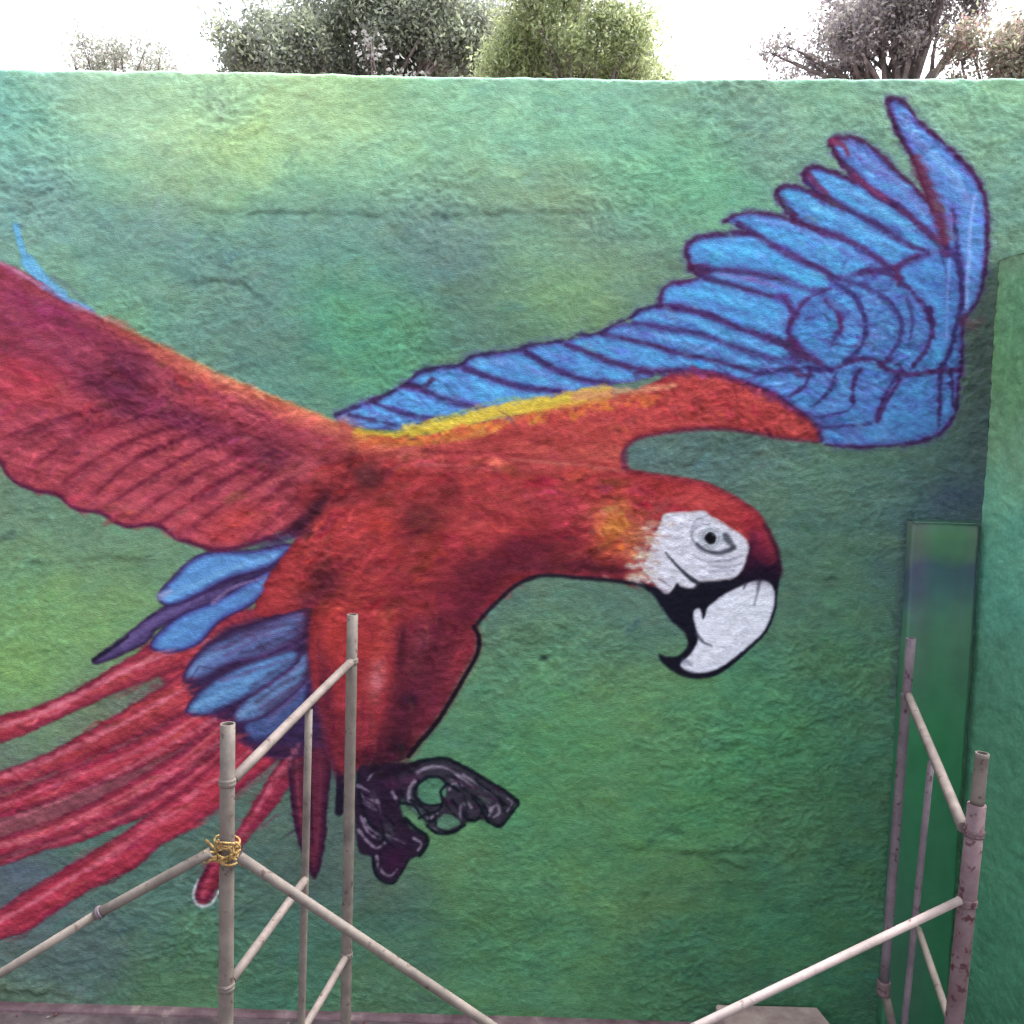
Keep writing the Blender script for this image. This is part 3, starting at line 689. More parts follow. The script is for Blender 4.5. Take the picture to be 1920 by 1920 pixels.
stroke([(1780, 487), (1777, 553), (1774, 640)], (112, 150, 224), 6, 4, alpha=0.75, soft=4)
stroke([(1782, 400), (1784, 430)], (130, 110, 190), 8, 5, alpha=0.7, soft=4)
stroke([(1808, 600), (1822, 612), (1840, 600)], (104, 62, 74), 20, 10, alpha=0.5, soft=12)
stroke([(1300, 696), (1347, 704), (1397, 722), (1447, 744), (1480, 766), (1510, 790)], (150, 34, 62), 8, 8, alpha=0.5, soft=6)

# yellow band between the blue and the red
i = part('yellow_feather_band', ID_RW)
YB = [(672, 812), (733, 818), (783, 808), (833, 798), (883, 786), (933, 772), (983, 765), (1033, 756), (1083, 746), (1133, 739)]
stroke(YB, (224, 164, 50), 16, 32, alpha=0.92, soft=9, rough=6, label=i)
stroke([(760, 802), (833, 788), (900, 772), (960, 756), (1040, 748), (1110, 738)], (220, 176, 60), 11, 9, alpha=0.7, soft=6, rough=6)
stroke([(820, 786), (880, 768), (930, 752), (1000, 744)], (132, 160, 108), 8, 5, alpha=0.6, soft=6, rough=4)
stroke([(1080, 744), (1133, 738), (1200, 732), (1265, 724)], (214, 128, 96), 18, 10, alpha=0.75, soft=8, rough=6)
stroke([(672, 818), (740, 832), (810, 826), (880, 816), (930, 806)], (222, 120, 56), 16, 12, alpha=0.8, soft=9, rough=6)
stroke([(850, 812), (940, 792), (1040, 772), (1130, 758), (1220, 744)], (214, 104, 56), 13, 9, alpha=0.6, soft=10, rough=8)
stroke([(690, 818), (735, 824), (765, 816)], (110, 52, 40), 5, 5, alpha=0.6, soft=5)
for x in range(780, 1240, 26):
    y = np.interp(x, [780, 900, 1000, 1133, 1240], [822, 792, 776, 756, 740])
    x += rng.uniform(-10, 10); y += rng.uniform(-5, 7); q_ = rng.uniform(0.5, 1.3)
    stroke([(x, y + 12 * q_), (x + 9 * q_, y), (x + 20 * q_, y - 8)], (212, 108 + rng.randint(60), 62), 8 * q_, 3, alpha=0.6, soft=8, rough=7)
    stroke([(x + 10, y + 14), (x + 19, y + 4)], (156, 40, 44), 5 * q_, 3, alpha=0.45, soft=7, rough=6)
stroke([(935, 770), (955, 782), (966, 800)], (104, 58, 60), 4, 3, alpha=0.7)

# body
BODY = [(560, 900), (640, 860), (740, 845), (850, 845), (960, 850), (1080, 862), (1172, 880), (1222, 888), (1287, 898), (1326, 906), (1365, 924), (1405, 948), (1431, 974), (1451, 1010), (1462, 1047), (1459, 1080), (1400, 1085), (1250, 1112), (1217, 1104), (1196, 1093), (1144, 1086), (1092, 1082), (1033, 1078), (1000, 1082), (967, 1097), (933, 1127), (907, 1153), (888, 1176), (880, 1230), (800, 1300), (700, 1330), (600, 1300), (583, 1250), (580, 1179), (583, 1140), (533, 1150), (487, 1156), (478, 1134), (492, 1112), (500, 1085), (540, 1030), (560, 990)]
poly(BODY, (170, 44, 50), (140, 32, 44), 16, soft=5, label=ID_BODY, rough=3)
for s in ((620, 850, 60, 30, (150, 44, 54), 0.6, 10), (700, 840, 60, 16, (206, 86, 66), 0.7, 10), (780, 850, 40, 16, (204, 92, 80), 0.6), (900, 870, 130, 26, (192, 62, 66), 0.7, 3), (1050, 860, 110, 30, (196, 66, 66), 0.7, 5), (1000, 930, 120, 34, (186, 54, 60), 0.7),
          (1100, 800, 120, 40, (190, 62, 60), 0.5, -10), (1200, 770, 110, 30, (188, 52, 58), 0.6, 0), (1400, 770, 100, 24, (192, 52, 58), 0.6, 20), (1150, 850, 60, 16, (206, 80, 70), 0.6, 5),
          (570, 885, 36, 22, (196, 74, 84), 0.7, 0), (600, 960, 40, 26, (176, 48, 52), 0.6, -20), (720, 990, 50, 34, (196, 52, 46), 0.7, 20), (700, 960, 50, 16, (188, 54, 54), 0.5), (880, 1010, 80, 24, (190, 52, 54), 0.7), (940, 950, 120, 20, (184, 52, 58), 0.5),
          (650, 1120, 60, 50, (176, 46, 46), 0.6), (720, 1060, 90, 22, (160, 44, 48), 0.6), (560, 1100, 30, 22, (186, 52, 50), 0.6, -20), (520, 1115, 24, 14, (190, 50, 56), 0.5)):
    spot(*s)
for s in ((792, 972, 44, 34, (92, 30, 34), 0.85, 0), (770, 1010, 36, 30, (112, 30, 38), 0.6), (850, 905, 24, 22, (122, 30, 40), 0.75, 60), (840, 935, 22, 16, (110, 28, 36), 0.7), (690, 895, 34, 30, (92, 34, 40), 0.8, 10), (650, 935, 44, 14, (100, 30, 40), 0.6, 10),
          (590, 955, 50, 14, (56, 20, 34), 0.85, -50), (560, 985, 34, 12, (40, 20, 48), 0.8, -40), (525, 1012, 50, 8, (56, 34, 84), 0.8, -15), (610, 1090, 30, 34, (72, 22, 34), 0.85, -30), (580, 1120, 28, 20, (60, 24, 38), 0.7, 0), (640, 1060, 40, 14, (110, 28, 40), 0.5, -30),
          (985, 1020, 60, 28, (118, 26, 42), 0.8, -10), (930, 1070, 70, 24, (104, 24, 42), 0.8, -20), (1060, 1000, 50, 22, (134, 30, 46), 0.6), (1050, 950, 50, 22, (140, 34, 50), 0.5, 20), (1040, 1060, 110, 14, (76, 22, 40), 0.85, 0), (1150, 1070, 70, 10, (80, 24, 40), 0.8, 5),
          (890, 1110, 50, 44, (104, 24, 42), 0.8, -40), (860, 1160, 40, 26, (90, 24, 44), 0.7, -30), (780, 1120, 70, 10, (124, 28, 38), 0.6, -5), (700, 1010, 22, 12, (120, 26, 36), 0.5, 30), (1010, 905, 40, 12, (150, 38, 48), 0.5), (1230, 925, 34, 14, (146, 30, 46), 0.7, 15), (1145, 905, 30, 8, (140, 60, 40), 0.6, 0)):
    spot(*s)
dabs(260, (560, 850, 1300, 1180), 60, 15, lambda x, y: 8 if x > 800 else -28, 24, 0.26, (ID_BODY,), 0.5, 9)
dabs(700, (560, 850, 1200, 1180), 30, 6, lambda x, y: 6 if x > 800 else -25, 24, 0.22, (ID_BODY,), 0.65, 9)
for s in ((792, 972, 40, 30, (88, 30, 34), 0.7, 0), (985, 1035, 60, 26, (104, 24, 42), 0.7, -14), (900, 1100, 50, 40, (92, 22, 42), 0.7, -40), (610, 1092, 26, 30, (60, 20, 34), 0.75, -30), (588, 958, 44, 11, (46, 18, 34), 0.8, -50), (860, 1165, 50, 22, (84, 22, 42), 0.75, -30), (690, 897, 26, 22, (86, 32, 40), 0.7, 10)):
    spot(*s)
for s in ((700, 1090, 150, 60, (140, 36, 46), 0.45, 0), (840, 1100, 90, 60, (116, 28, 44), 0.55, -30), (1000, 1050, 120, 34, (100, 26, 42), 0.55, -8), (900, 960, 160, 40, (158, 44, 52), 0.35, 0), (560, 930, 80, 40, (120, 34, 46), 0.5, -30)):
    spot(*s)
stroke([(1217, 1106), (1196, 1095), (1144, 1088), (1092, 1084), (1033, 1079), (1000, 1083), (967, 1098), (933, 1128), (907, 1154), (888, 1178)], (30, 22, 36), 8, 8, alpha=0.9, soft=4)
stroke([(1535, 828), (1480, 824), (1400, 810), (1330, 804), (1250, 811), (1200, 821), (1175, 838), (1166, 858), (1172, 880)], (118, 34, 62), 6, 8, alpha=0.75, soft=5)
stroke([(1172, 850), (1172, 878)], (96, 40, 66), 12, 8, alpha=0.7, soft=6)
stroke([(1172, 882), (1222, 889), (1287, 899), (1326, 908), (1365, 926), (1405, 950), (1431, 976)], (136, 34, 48), 7, 8, alpha=0.8, soft=5)
stroke([(960, 862), (1050, 868), (1120, 876), (1170, 884)], (206, 92, 84), 6, 5, alpha=0.6, soft=5)
stroke([(783, 870), (860, 874), (940, 880)], (206, 86, 88), 8, 4, alpha=0.5, soft=6)

# legs
poly([(620, 1290), (850, 1270), (826, 1320), (775, 1385), (752, 1410), (700, 1428), (645, 1432), (625, 1380)], (100, 26, 42), None, soft=28, smooth=False)
lg = part('leg')
poly([(600, 1170), (680, 1150), (740, 1200), (740, 1270), (728, 1330), (705, 1400), (685, 1440), (640, 1448), (623, 1422), (612, 1380), (596, 1322), (584, 1250), (582, 1190)], (158, 38, 46), None, soft=22, label=lg)
lg2 = part('leg')
poly([(740, 1180), (820, 1150), (884, 1172), (897, 1193), (893, 1228), (867, 1274), (844, 1314), (815, 1359), (787, 1391), (764, 1420), (700, 1440), (705, 1400), (730, 1330), (742, 1270)], (124, 32, 46), None, soft=24, label=lg2)
for s in ((712, 1250, 22, 50, (196, 62, 66), 0.8, 8), (706, 1280, 14, 36, (206, 104, 116), 0.65, 5), (700, 1215, 40, 22, (190, 52, 50), 0.7), (625, 1190, 26, 50, (190, 48, 46), 0.8), (640, 1260, 30, 40, (150, 36, 46), 0.5), (640, 1380, 20, 50, (136, 34, 46), 0.6), (690, 1350, 16, 40, (170, 44, 60), 0.7, 10),
          (860, 1240, 14, 60, (164, 42, 56), 0.8, 28), (820, 1310, 12, 50, (140, 36, 54), 0.7, 32), (790, 1210, 18, 40, (150, 58, 72), 0.6, 10), (772, 1255, 14, 34, (146, 50, 66), 0.5, 8), (752, 1215, 9, 50, (70, 18, 36), 0.85, 4), (765, 1330, 24, 60, (62, 20, 38), 0.85, 18), (745, 1400, 34, 34, (38, 18, 32), 0.9), (700, 1425, 40, 20, (36, 16, 32), 0.85), (790, 1290, 60, 110, (76, 22, 40), 0.6, 20), (650, 1400, 50, 60, (92, 24, 42), 0.5), (815, 1200, 10, 50, (92, 24, 40), 0.5, 15), (612, 1300, 16, 80, (70, 20, 44), 0.7, -8)):
    spot(*s)
dabs(200, (585, 1160, 890, 1430), 30, 6, lambda x, y: 95, 16, 0.18, (lg, lg2), 0.6, 8)
stroke([(888, 1176), (898, 1195), (894, 1228), (868, 1274), (845, 1314), (816, 1359), (788, 1391), (766, 1418)], (24, 18, 30), 8, 9, alpha=0.95, soft=3)

# head
ID_HEAD = part('head', 0, 'red head with orange cheek, bare white face and hooked beak')
HEAD = [(1172, 882), (1222, 888), (1287, 898), (1326, 906), (1365, 924), (1405, 948), (1431, 974), (1451, 1010), (1462, 1047), (1459, 1082), (1400, 1090), (1250, 1112), (1217, 1104), (1150, 1086), (1110, 1082), (1110, 960)]
poly(HEAD, (178, 46, 54), None, soft=4, alpha=0.0, label=ID_HEAD)
for s in ((1260, 915, 60, 14, (190, 50, 56), 0.7, 8), (1370, 960, 50, 14, (196, 52, 58), 0.8, 30), (1410, 985, 30, 16, (176, 36, 52), 0.8, 45), (1425, 1020, 16, 30, (150, 30, 62), 0.85, -10), (1300, 940, 60, 12, (196, 58, 60), 0.7, 5),
          (1150, 965, 40, 26, (200, 92, 54), 0.75), (1165, 985, 24, 22, (206, 106, 40), 0.75), (1140, 1000, 26, 30, (206, 110, 48), 0.7), (1180, 1010, 24, 22, (200, 96, 60), 0.7), (1190, 960, 30, 16, (190, 74, 54), 0.6), (1150, 1030, 30, 16, (196, 74, 46), 0.6), (1190, 1040, 22, 16, (206, 120, 84), 0.6), (1205, 1000, 16, 20, (200, 120, 90), 0.7), (1165, 945, 14, 12, (206, 112, 60), 0.6)):
    spot(*s)
dabs(90, (1110, 930, 1215, 1060), 20, 6, lambda x, y: 25, 30, 0.2, (ID_HEAD,), 0.7, 12)
# black chin, cere and beak
ib = part('beak', ID_HEAD, 'hooked beak, white above with a black rim and black lower half')
BK = [(1200, 1088), (1230, 1100), (1262, 1092), (1300, 1082), (1345, 1084), (1374, 1070), (1396, 1044), (1408, 1020), (1412, 1044), (1440, 1062), (1462, 1050), (1462, 1080), (1458, 1114), (1454, 1145), (1438, 1185), (1405, 1218), (1373, 1247), (1339, 1268), (1300, 1273), (1269, 1263), (1243, 1244), (1235, 1227), (1250, 1231), (1269, 1231), (1285, 1218), (1290, 1205), (1282, 1185), (1261, 1166), (1243, 1143), (1227, 1119), (1212, 1102)]
poly(BK, BLK, (26, 26, 42), 4, soft=4, label=ib, rough=1)
WB = [(1300, 1148), (1312, 1141), (1319, 1158), (1328, 1138), (1347, 1122), (1373, 1106), (1397, 1095), (1418, 1088), (1438, 1090), (1452, 1108), (1449, 1145), (1431, 1185), (1392, 1221), (1353, 1250), (1321, 1262), (1290, 1259), (1276, 1246), (1292, 1229), (1304, 1211), (1309, 1195), (1303, 1172)]
poly(WB, (216, 218, 232), (196, 198, 216), 6, soft=4, label=ib, rough=1, tint=0.03)
stroke([(1317, 1128), (1320, 1150), (1318, 1160)], BLK, 8, 3, alpha=0.9)
stroke([(1424, 1088), (1420, 1112), (1414, 1134)], (92, 92, 110), 7, 2, alpha=0.75, soft=4)
stroke([(1398, 1094), (1394, 1104)], (60, 60, 78), 7, 3, alpha=0.7)
stroke([(1306, 1188), (1318, 1203), (1334, 1211)], (70, 72, 90), 6, 3, alpha=0.8)
stroke([(1340, 1170), (1375, 1160)], (200, 204, 222), 8, 4, alpha=0.5, soft=6); stroke([(1330, 1240), (1370, 1215), (1410, 1170)], (202, 204, 220), 12, 8, alpha=0.5, soft=8)
stroke([(1282, 1240), (1296, 1246)], (120, 122, 146), 10, 8, alpha=0.6, soft=6)
stroke([(1434, 985), (1452, 1020), (1460, 1052), (1460, 1078)], (50, 22, 46), 6, 12, alpha=0.8, soft=9)
spot(1428, 1046, 40, 30, (84, 20, 50), 0.6, 5, 0.2); spot(1426, 1062, 46, 20, (46, 18, 42), 0.75, 5, 0.2); spot(1424, 1076, 46, 15, (24, 16, 34), 0.9, 3, 0.2); spot(1408, 1030, 12, 34, (66, 18, 46), 0.7, 5, 0.2)
# bare white face
iff = part('face_patch', ID_HEAD)
FC = [(1246, 964), (1274, 960), (1319, 958), (1339, 971), (1366, 987), (1395, 1008), (1404, 1028), (1398, 1054), (1383, 1079), (1360, 1087), (1330, 1091), (1312, 1090), (1305, 1100), (1287, 1103), (1270, 1096), (1264, 1104), (1252, 1113), (1234, 1103), (1222, 1088), (1204, 1066), (1214, 1044), (1219, 1028), (1228, 1002), (1238, 978)]
poly(FC, (212, 212, 226), (200, 190, 200), 6, soft=5, label=iff, rough=2, tint=0.03)
for k_ in range(15):
    y = 978 + k_ * 8.2
    x = np.interp(y, [970, 1010, 1040, 1070, 1100], [1242, 1228, 1214, 1202, 1226])
    c = [(206, 150, 120), (196, 100, 92), (214, 200, 196), (176, 70, 70)][k_ % 4]
    l_ = rng.uniform(14, 34); u = rng.uniform(-5, 5); y += rng.uniform(-4, 4)
    stroke([(x - l_, y + 3 - u), (x - 3, y), (x + l_ * 0.8, y + u * 0.5)], c, 8, 2, alpha=0.55, soft=6, rough=6)
    stroke([(x - l_ * 0.8, y + 7 - u), (x + 8, y + 4)], (214, 196, 198), 7, 2, alpha=0.5, soft=6, rough=6)
stroke([(1222, 1092), (1236, 1104), (1252, 1108)], (120, 90, 104), 5, 3, alpha=0.6)
stroke([(1236, 1086), (1258, 1100)], (120, 110, 126), 5, 3, alpha=0.7); stroke([(1270, 1097), (1262, 1108)], BLK, 6, 3, alpha=0.8)
stroke([(1248, 1036), (1266, 1057), (1287, 1078), (1308, 1094)], (44, 46, 60), 3, 9, alpha=0.95, soft=3)
stroke([(1232, 1012), (1256, 1010), (1280, 1008)], (150, 152, 166), 4, 3, alpha=0.55)
for a in ([(1345, 1052), (1366, 1050), (1392, 1042)], [(1338, 1062), (1366, 1064), (1390, 1056)], [(1330, 1072), (1354, 1070), (1376, 1070)], [(1300, 980), (1312, 972), (1326, 966)], [(1294, 996), (1302, 984), (1318, 978)], [(1300, 1040), (1318, 1050), (1340, 1054)]):
    stroke(a, (134, 136, 156), 5, 3, alpha=0.65, soft=4)
stroke([(1296, 1000), (1304, 990), (1318, 984), (1330, 983)], (150, 152, 168), 5, 3, alpha=0.8)
stroke([(1296, 1004), (1300, 1014), (1310, 1022)], (110, 112, 126), 4, 4, alpha=0.8)
stroke([(1306, 1020), (1321, 1031), (1345, 1037), (1366, 1032), (1376, 1026)], (58, 62, 74), 7, 10, alpha=0.88, soft=5)
stroke([(1360, 1006), (1366, 1014), (1374, 1024)], (66, 70, 82), 15, 9, alpha=0.85, soft=6)
ie = part('eye', ID_HEAD)
poly([(1308, 1008), (1318, 992), (1332, 986), (1348, 992), (1356, 1008), (1350, 1024), (1334, 1030), (1318, 1024)], (202, 206, 218), (176, 182, 194), 6, soft=4, label=ie, rough=0.5, tint=0)
stroke([(1316, 1009), (1322, 996), (1332, 992), (1344, 998), (1348, 1009), (1343, 1021), (1332, 1026), (1320, 1020), (1316, 1009)], (112, 116, 128), 3, alpha=0.6, soft=3)
poly([(1320, 1009), (1325, 1000), (1332, 997), (1340, 1001), (1343, 1009), (1340, 1018), (1332, 1021), (1324, 1017)], (14, 14, 20), (40, 42, 52), 4, soft=3, label=ie, rough=0.3, tint=0)
spot(1337, 1003, 3, 3, (120, 124, 136), 0.6)

# feet
f1 = part('foot'); f2 = part('foot')
poly([(672, 1440), (700, 1436), (752, 1430), (775, 1450), (770, 1480), (750, 1505), (760, 1536), (775, 1555), (792, 1562), (800, 1582), (787, 1602), (766, 1614), (752, 1636), (738, 1654), (718, 1652), (702, 1634), (698, 1608), (674, 1598), (668, 1560), (664, 1500)], (38, 20, 44), (32, 22, 40), 8, soft=5, alpha=0.95, label=f1)
poly([(745, 1448), (787, 1428), (830, 1422), (861, 1433), (901, 1456), (944, 1482), (970, 1502), (966, 1514), (938, 1549), (915, 1540), (895, 1537), (872, 1546), (852, 1560), (824, 1562), (801, 1548), (786, 1530), (762, 1510), (750, 1480)], (46, 36, 54), (26, 22, 36), 9, soft=5, alpha=0.9, label=f2)
spot(778, 1522, 20, 10, (90, 124, 108), 0.85, 40); spot(905, 1500, 12, 8, (96, 120, 110), 0.6, 30); spot(730, 1560, 10, 18, (84, 96, 96), 0.5, -20); spot(700, 1500, 8, 16, (92, 92, 104), 0.5)
poly([(786, 1470), (800, 1458), (822, 1458), (836, 1474), (834, 1498), (818, 1510), (798, 1506), (784, 1490)], (74, 126, 96), None, soft=4, label=f2)
poly([(818, 1540), (836, 1526), (858, 1536), (862, 1546), (840, 1554), (824, 1552)], (80, 122, 98), None, soft=4, label=f2)
stroke([(779, 1462), (768, 1478), (768, 1500), (780, 1514)], (150, 140, 158), 7, 6, alpha=0.8)
for p_, w_ in (([(783, 1448), (806, 1438), (836, 1440), (862, 1456), (888, 1476)], 5), ([(868, 1452), (900, 1474), (930, 1494), (944, 1506)], 4), ([(842, 1480), (850, 1468), (862, 1474)], 5), ([(872, 1480), (892, 1496), (902, 1506)], 4), ([(868, 1512), (876, 1506), (884, 1514)], 6), ([(918, 1520), (932, 1510), (936, 1524), (926, 1532)], 5),
                ([(690, 1462), (700, 1450), (716, 1446)], 3), ([(676, 1530), (690, 1560), (712, 1574)], 4), ([(672, 1556), (690, 1578), (706, 1590), (722, 1580)], 5), ([(706, 1606), (714, 1632), (732, 1642), (744, 1630)], 6), ([(736, 1486), (742, 1496)], 8), ([(700, 1512), (684, 1500), (676, 1486)], 3), ([(800, 1536), (814, 1530), (820, 1524)], 7), ([(776, 1572), (790, 1582), (784, 1594)], 5), ([(806, 1550), (820, 1556)], 4), ([(952, 1498), (960, 1506), (950, 1522)], 3)):
    stroke(p_, (152, 138, 160), w_, w_ * 0.7, alpha=0.75, soft=3.5, rough=2)
for p_, w_ in (([(745, 1446), (787, 1428), (830, 1422), (861, 1433), (901, 1456), (944, 1482), (971, 1503), (964, 1518), (938, 1549), (914, 1539), (905, 1518)], 7), ([(800, 1458), (784, 1470), (777, 1490), (790, 1506), (812, 1510), (824, 1508)], 6), ([(800, 1456), (822, 1456), (838, 1468), (862, 1484)], 6), ([(838, 1470), (826, 1484), (830, 1500), (822, 1520), (800, 1526), (786, 1534)], 6),
                ([(848, 1500), (862, 1520), (880, 1538), (898, 1534), (902, 1516), (886, 1496)], 7), ([(750, 1506), (776, 1510), (790, 1530), (808, 1540), (818, 1530)], 6), ([(801, 1548), (821, 1562), (850, 1560), (872, 1546)], 7), ([(816, 1528), (818, 1546)], 5), ([(760, 1536), (780, 1554), (798, 1566), (800, 1584), (786, 1604)], 9), ([(860, 1470), (884, 1490), (908, 1510), (916, 1532)], 5), ([(900, 1470), (936, 1498), (950, 1510)], 5),
                ([(672, 1452), (676, 1500), (690, 1540), (720, 1570), (740, 1590)], 6), ([(700, 1606), (702, 1634), (718, 1653), (738, 1655), (752, 1636), (766, 1612)], 5), ([(770, 1500), (800, 1520), (806, 1542)], 5)):
    stroke(p_, (16, 22, 32), w_, w_ * 0.8, alpha=0.95, soft=3, rough=1.5)
for k_ in range(46):
    x, y = rng.uniform(680, 790), rng.uniform(1450, 1640)
    if k_ > 26: x, y = rng.uniform(840, 950), rng.uniform(1460, 1530)
    if LABEL[int((y - OY) * K), int((x - OX) * K)] not in (f1, f2): continue
    a_ = rng.uniform(0.3, 1.6); l_ = rng.uniform(8, 24); dx, dy = math.cos(a_) * l_, math.sin(a_) * l_
    stroke([(x - dx, y - dy), (x + rng.uniform(-7, 7), y + rng.uniform(-4, 4)), (x + dx, y + dy)], [(20, 16, 30), (22, 22, 34), (140, 124, 150), (60, 28, 58)][k_ % 4], rng.uniform(3, 6), 2.5, alpha=0.75, soft=4, rough=3)
stroke([(700, 1440), (720, 1452), (750, 1440), (780, 1434)], (30, 18, 32), 18, 12, alpha=0.85, soft=8)
spot(735, 1470, 20, 10, (76, 34, 66), 0.6); spot(770, 1460, 20, 8, (84, 40, 76), 0.6, -20); spot(738, 1608, 20, 22, (52, 18, 50), 0.8)

wing_ids = [k_ for k_, v in PARTS.items() if v[0] in ('flight_feather', 'wing_covert_patch')]
dabs(700, (640, 190, 1850, 835), 34, 9, lambda x, y: 28, 14, 0.13, wing_ids, 0.5, 14)
dabs(900, (640, 190, 1850, 835), 20, 4, lambda x, y: 28, 22, 0.17, wing_ids, 0.6, 12)
dabs(260, (-300, 450, 700, 1020), 60, 14, lambda x, y: 24 if y < 760 else -32, 16, 0.2, (ID_LW,), 0.45, 9)
dabs(800, (-300, 450, 700, 1020), 34, 6, lambda x, y: 24 if y < 760 else -32, 18, 0.2, (ID_LW,), 0.6, 9)
dabs(900, (-200, 1230, 560, 1760), 70, 5, lambda x, y: -26, 6, 0.15, ID_TAIL, 0.6, 8)
dabs(420, (1000, 700, 1535, 850), 22, 6, lambda x, y: 35, 24, 0.2, (ID_RW,), 0.6, 8)


rr_ = np.isin(LABEL, [k_ for k_, v_ in PARTS.items() if v_[0] in ('body', 'wing', 'leg', 'head', 'tail_feather')])[..., None]
tilt = np.where(PX < 620, 1.0, 0.0)
mu, mv = PX * 0.94 + PY * 0.34 * tilt, PY * 0.94 - PX * 0.34 * tilt
mot = (fbm(mu / 34, mv / 11, 48, 4, 0.65) - 0.5)[..., None] * 2
CANVAS *= 1 + rr_ * mot * np.array([0.19, 0.30, 0.26])
# the reds are a brick red; the wing blues keep their tone
redness = np.clip((CANVAS[..., 0] - CANVAS[..., 1:].max(-1)) / 60, 0, 1)[..., None]
CANVAS *= 1 - redness * np.array([0.03, -0.14, -0.08], np.float32)


# the paints are all a little chalky
CANVAS[:] = CANVAS * 0.90 + CANVAS.mean(-1, keepdims=True) * 0.10 + 2.5


for p_, w_ in (([(270, 1245), (180, 1284), (90, 1330), (0, 1366), (-120, 1398)], 8), ([(330, 1300), (220, 1362), (110, 1412), (0, 1456)], 6), ([(400, 1350), (300, 1408), (180, 1470), (60, 1522), (0, 1546)], 6), ([(410, 1390), (300, 1462), (200, 1516), (90, 1562), (0, 1590)], 7), ([(420, 1450), (330, 1508), (220, 1590), (110, 1664), (0, 1726)], 6), ([(560, 1400), (520, 1450), (480, 1520)], 6)):
    stroke(p_, (208, 116, 132), w_, w_ * 0.7, alpha=0.55, soft=7, rough=7)
for x_ in np.arange(690, 1250, 17):
    y_ = np.interp(x_, [690, 780, 900, 1000, 1133, 1250], [830, 824, 800, 784, 764, 742]) + rng.uniform(-5, 6)
    stroke([(x_ - 8, y_ + 4), (x_ + 8, y_ - 4)], [(216, 104, 62), (222, 138, 58), (206, 82, 62)][rng.randint(3)], rng.uniform(7, 14), 5, alpha=0.5, soft=8, rough=8)


def sample(A, px, py):
    fx = np.clip((px - OX) * K - 0.5, 0, CWID - 1.001); fy = np.clip((py - OY) * K - 0.5, 0, CHEI - 1.001)
    x0 = fx.astype(int); y0 = fy.astype(int); ax = fx - x0; ay = fy - y0
    if A.ndim == 3: ax = ax[..., None]; ay = ay[..., None]
    return (A[y0, x0] * (1 - ax) + A[y0, x0 + 1] * ax) * (1 - ay) + (A[y0 + 1, x0] * (1 - ax) + A[y0 + 1, x0 + 1] * ax) * ay


def relief(x, z):
    """height of the hand-thrown render coat in metres"""
    wx = x + (fbm(x / 0.16, z / 0.16, 50, 2) - 0.5) * 0.10
    wz = z + (fbm(x / 0.16, z / 0.16, 53, 2) - 0.5) * 0.07
    h = 0.012 * (fbm(x / 0.7, z / 0.45, 12, 2) - 0.5)
    h = h + 0.0045 * (vnoise(x / 1.6, z / 0.13, 13) - 0.5)
    q = np.clip(vnoise(x / 0.5 + 3, z / 0.4, 18) * 1.3, 0.5, 1.2)
    h = h + q * 0.0058 * (vnoise(wx / 0.058 + wz / 0.16, wz / 0.036 - wx / 0.2, 14) - 0.5)
    h = h + q * 0.0068 * (vnoise(wx / 0.030 - wz / 0.12, wz / 0.020 + wx / 0.1, 15) - 0.5)
    h = h + q * 0.0054 * (vnoise(wx / 0.0165 + wz / 0.07, wz / 0.0125, 16) - 0.5)
    return h


# ------------------------------------------------------------------ the wall
M_WALL = paint_mat('painted_render', 0.82, 0.75, 130, 0.12)
M_BIRD = paint_mat('mural_paint', 0.75, 0.75, 130, 0.12)
M_PIER = paint_mat('smooth_painted_concrete', 0.75, 0.15, 18, 0.06)

XL, XR = at(0, 900)[0] - 0.05, at(1920, 500)[0] + 0.04
CORNER = at(1874, 487)                                  # where the lower side wall meets the main wall
STEP = 0.0064
cols = np.r_[np.linspace(XL - 2.2, XL, 120, endpoint=False), np.arange(XL, XR, STEP), np.linspace(XR, XR + 1.6, 60)]
top_px = [(-700, 116), (0, 128), (640, 138), (1280, 149), (1400, 147), (1920, 146), (2600, 150)]
tp = np.array([at(a, b) for a, b in top_px])
ztop = np.interp(cols, tp[:, 0], tp[:, 2]) + (fbm(cols / 0.12, cols * 0, 30, 3) - 0.5) * 0.014
NR = 770
v = np.linspace(0, 1, NR)
X = np.broadcast_to(cols[None, :], (NR, len(cols))).copy()
Z = -0.06 + v[:, None] * (ztop[None, :] + 0.06)
u_, w_ = pix(X, 0 * X, Z)
H = relief(X, Z) + sample(GROOVE, u_, w_) * 0.006
edge_round = np.clip((ztop[None, :] - Z) / 0.025, 0, 1)
H = H - 0.012 * (1 - np.sqrt(1 - (1 - edge_round) ** 2))
Y = -H
col_srgb = sample(CANVAS, u_, w_)
# relief shading mixed into the paint: high spots lighter, hollows darker
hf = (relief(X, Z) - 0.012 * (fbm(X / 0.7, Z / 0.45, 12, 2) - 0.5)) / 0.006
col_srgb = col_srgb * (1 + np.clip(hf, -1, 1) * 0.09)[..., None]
pale = np.clip(1 - (ztop[None, :] - Z) / 0.02, 0, 1)[..., None] * 0.5
col_srgb = col_srgb * (1 - pale) + np.array([178, 214, 196]) * pale
COLR = lin(np.clip(col_srgb, 4, 250))
GR, GC = X.shape
idx = np.arange(GR * GC).reshape(GR, GC)
quads = np.stack([idx[:-1, :-1], idx[:-1, 1:], idx[1:, 1:], idx[1:, :-1]], -1).reshape(-1, 4)
V = np.stack([X, Y, Z], -1).reshape(-1, 3)
C3 = COLR.reshape(-1, 3)
wall = thing('boundary_wall', 'tall rough green boundary wall that carries the parrot painting', 'wall', (0, 0.1, 0))
link_mesh('render_coat', mesh_np('render_coat', V, quads, C3), M_WALL, wall)
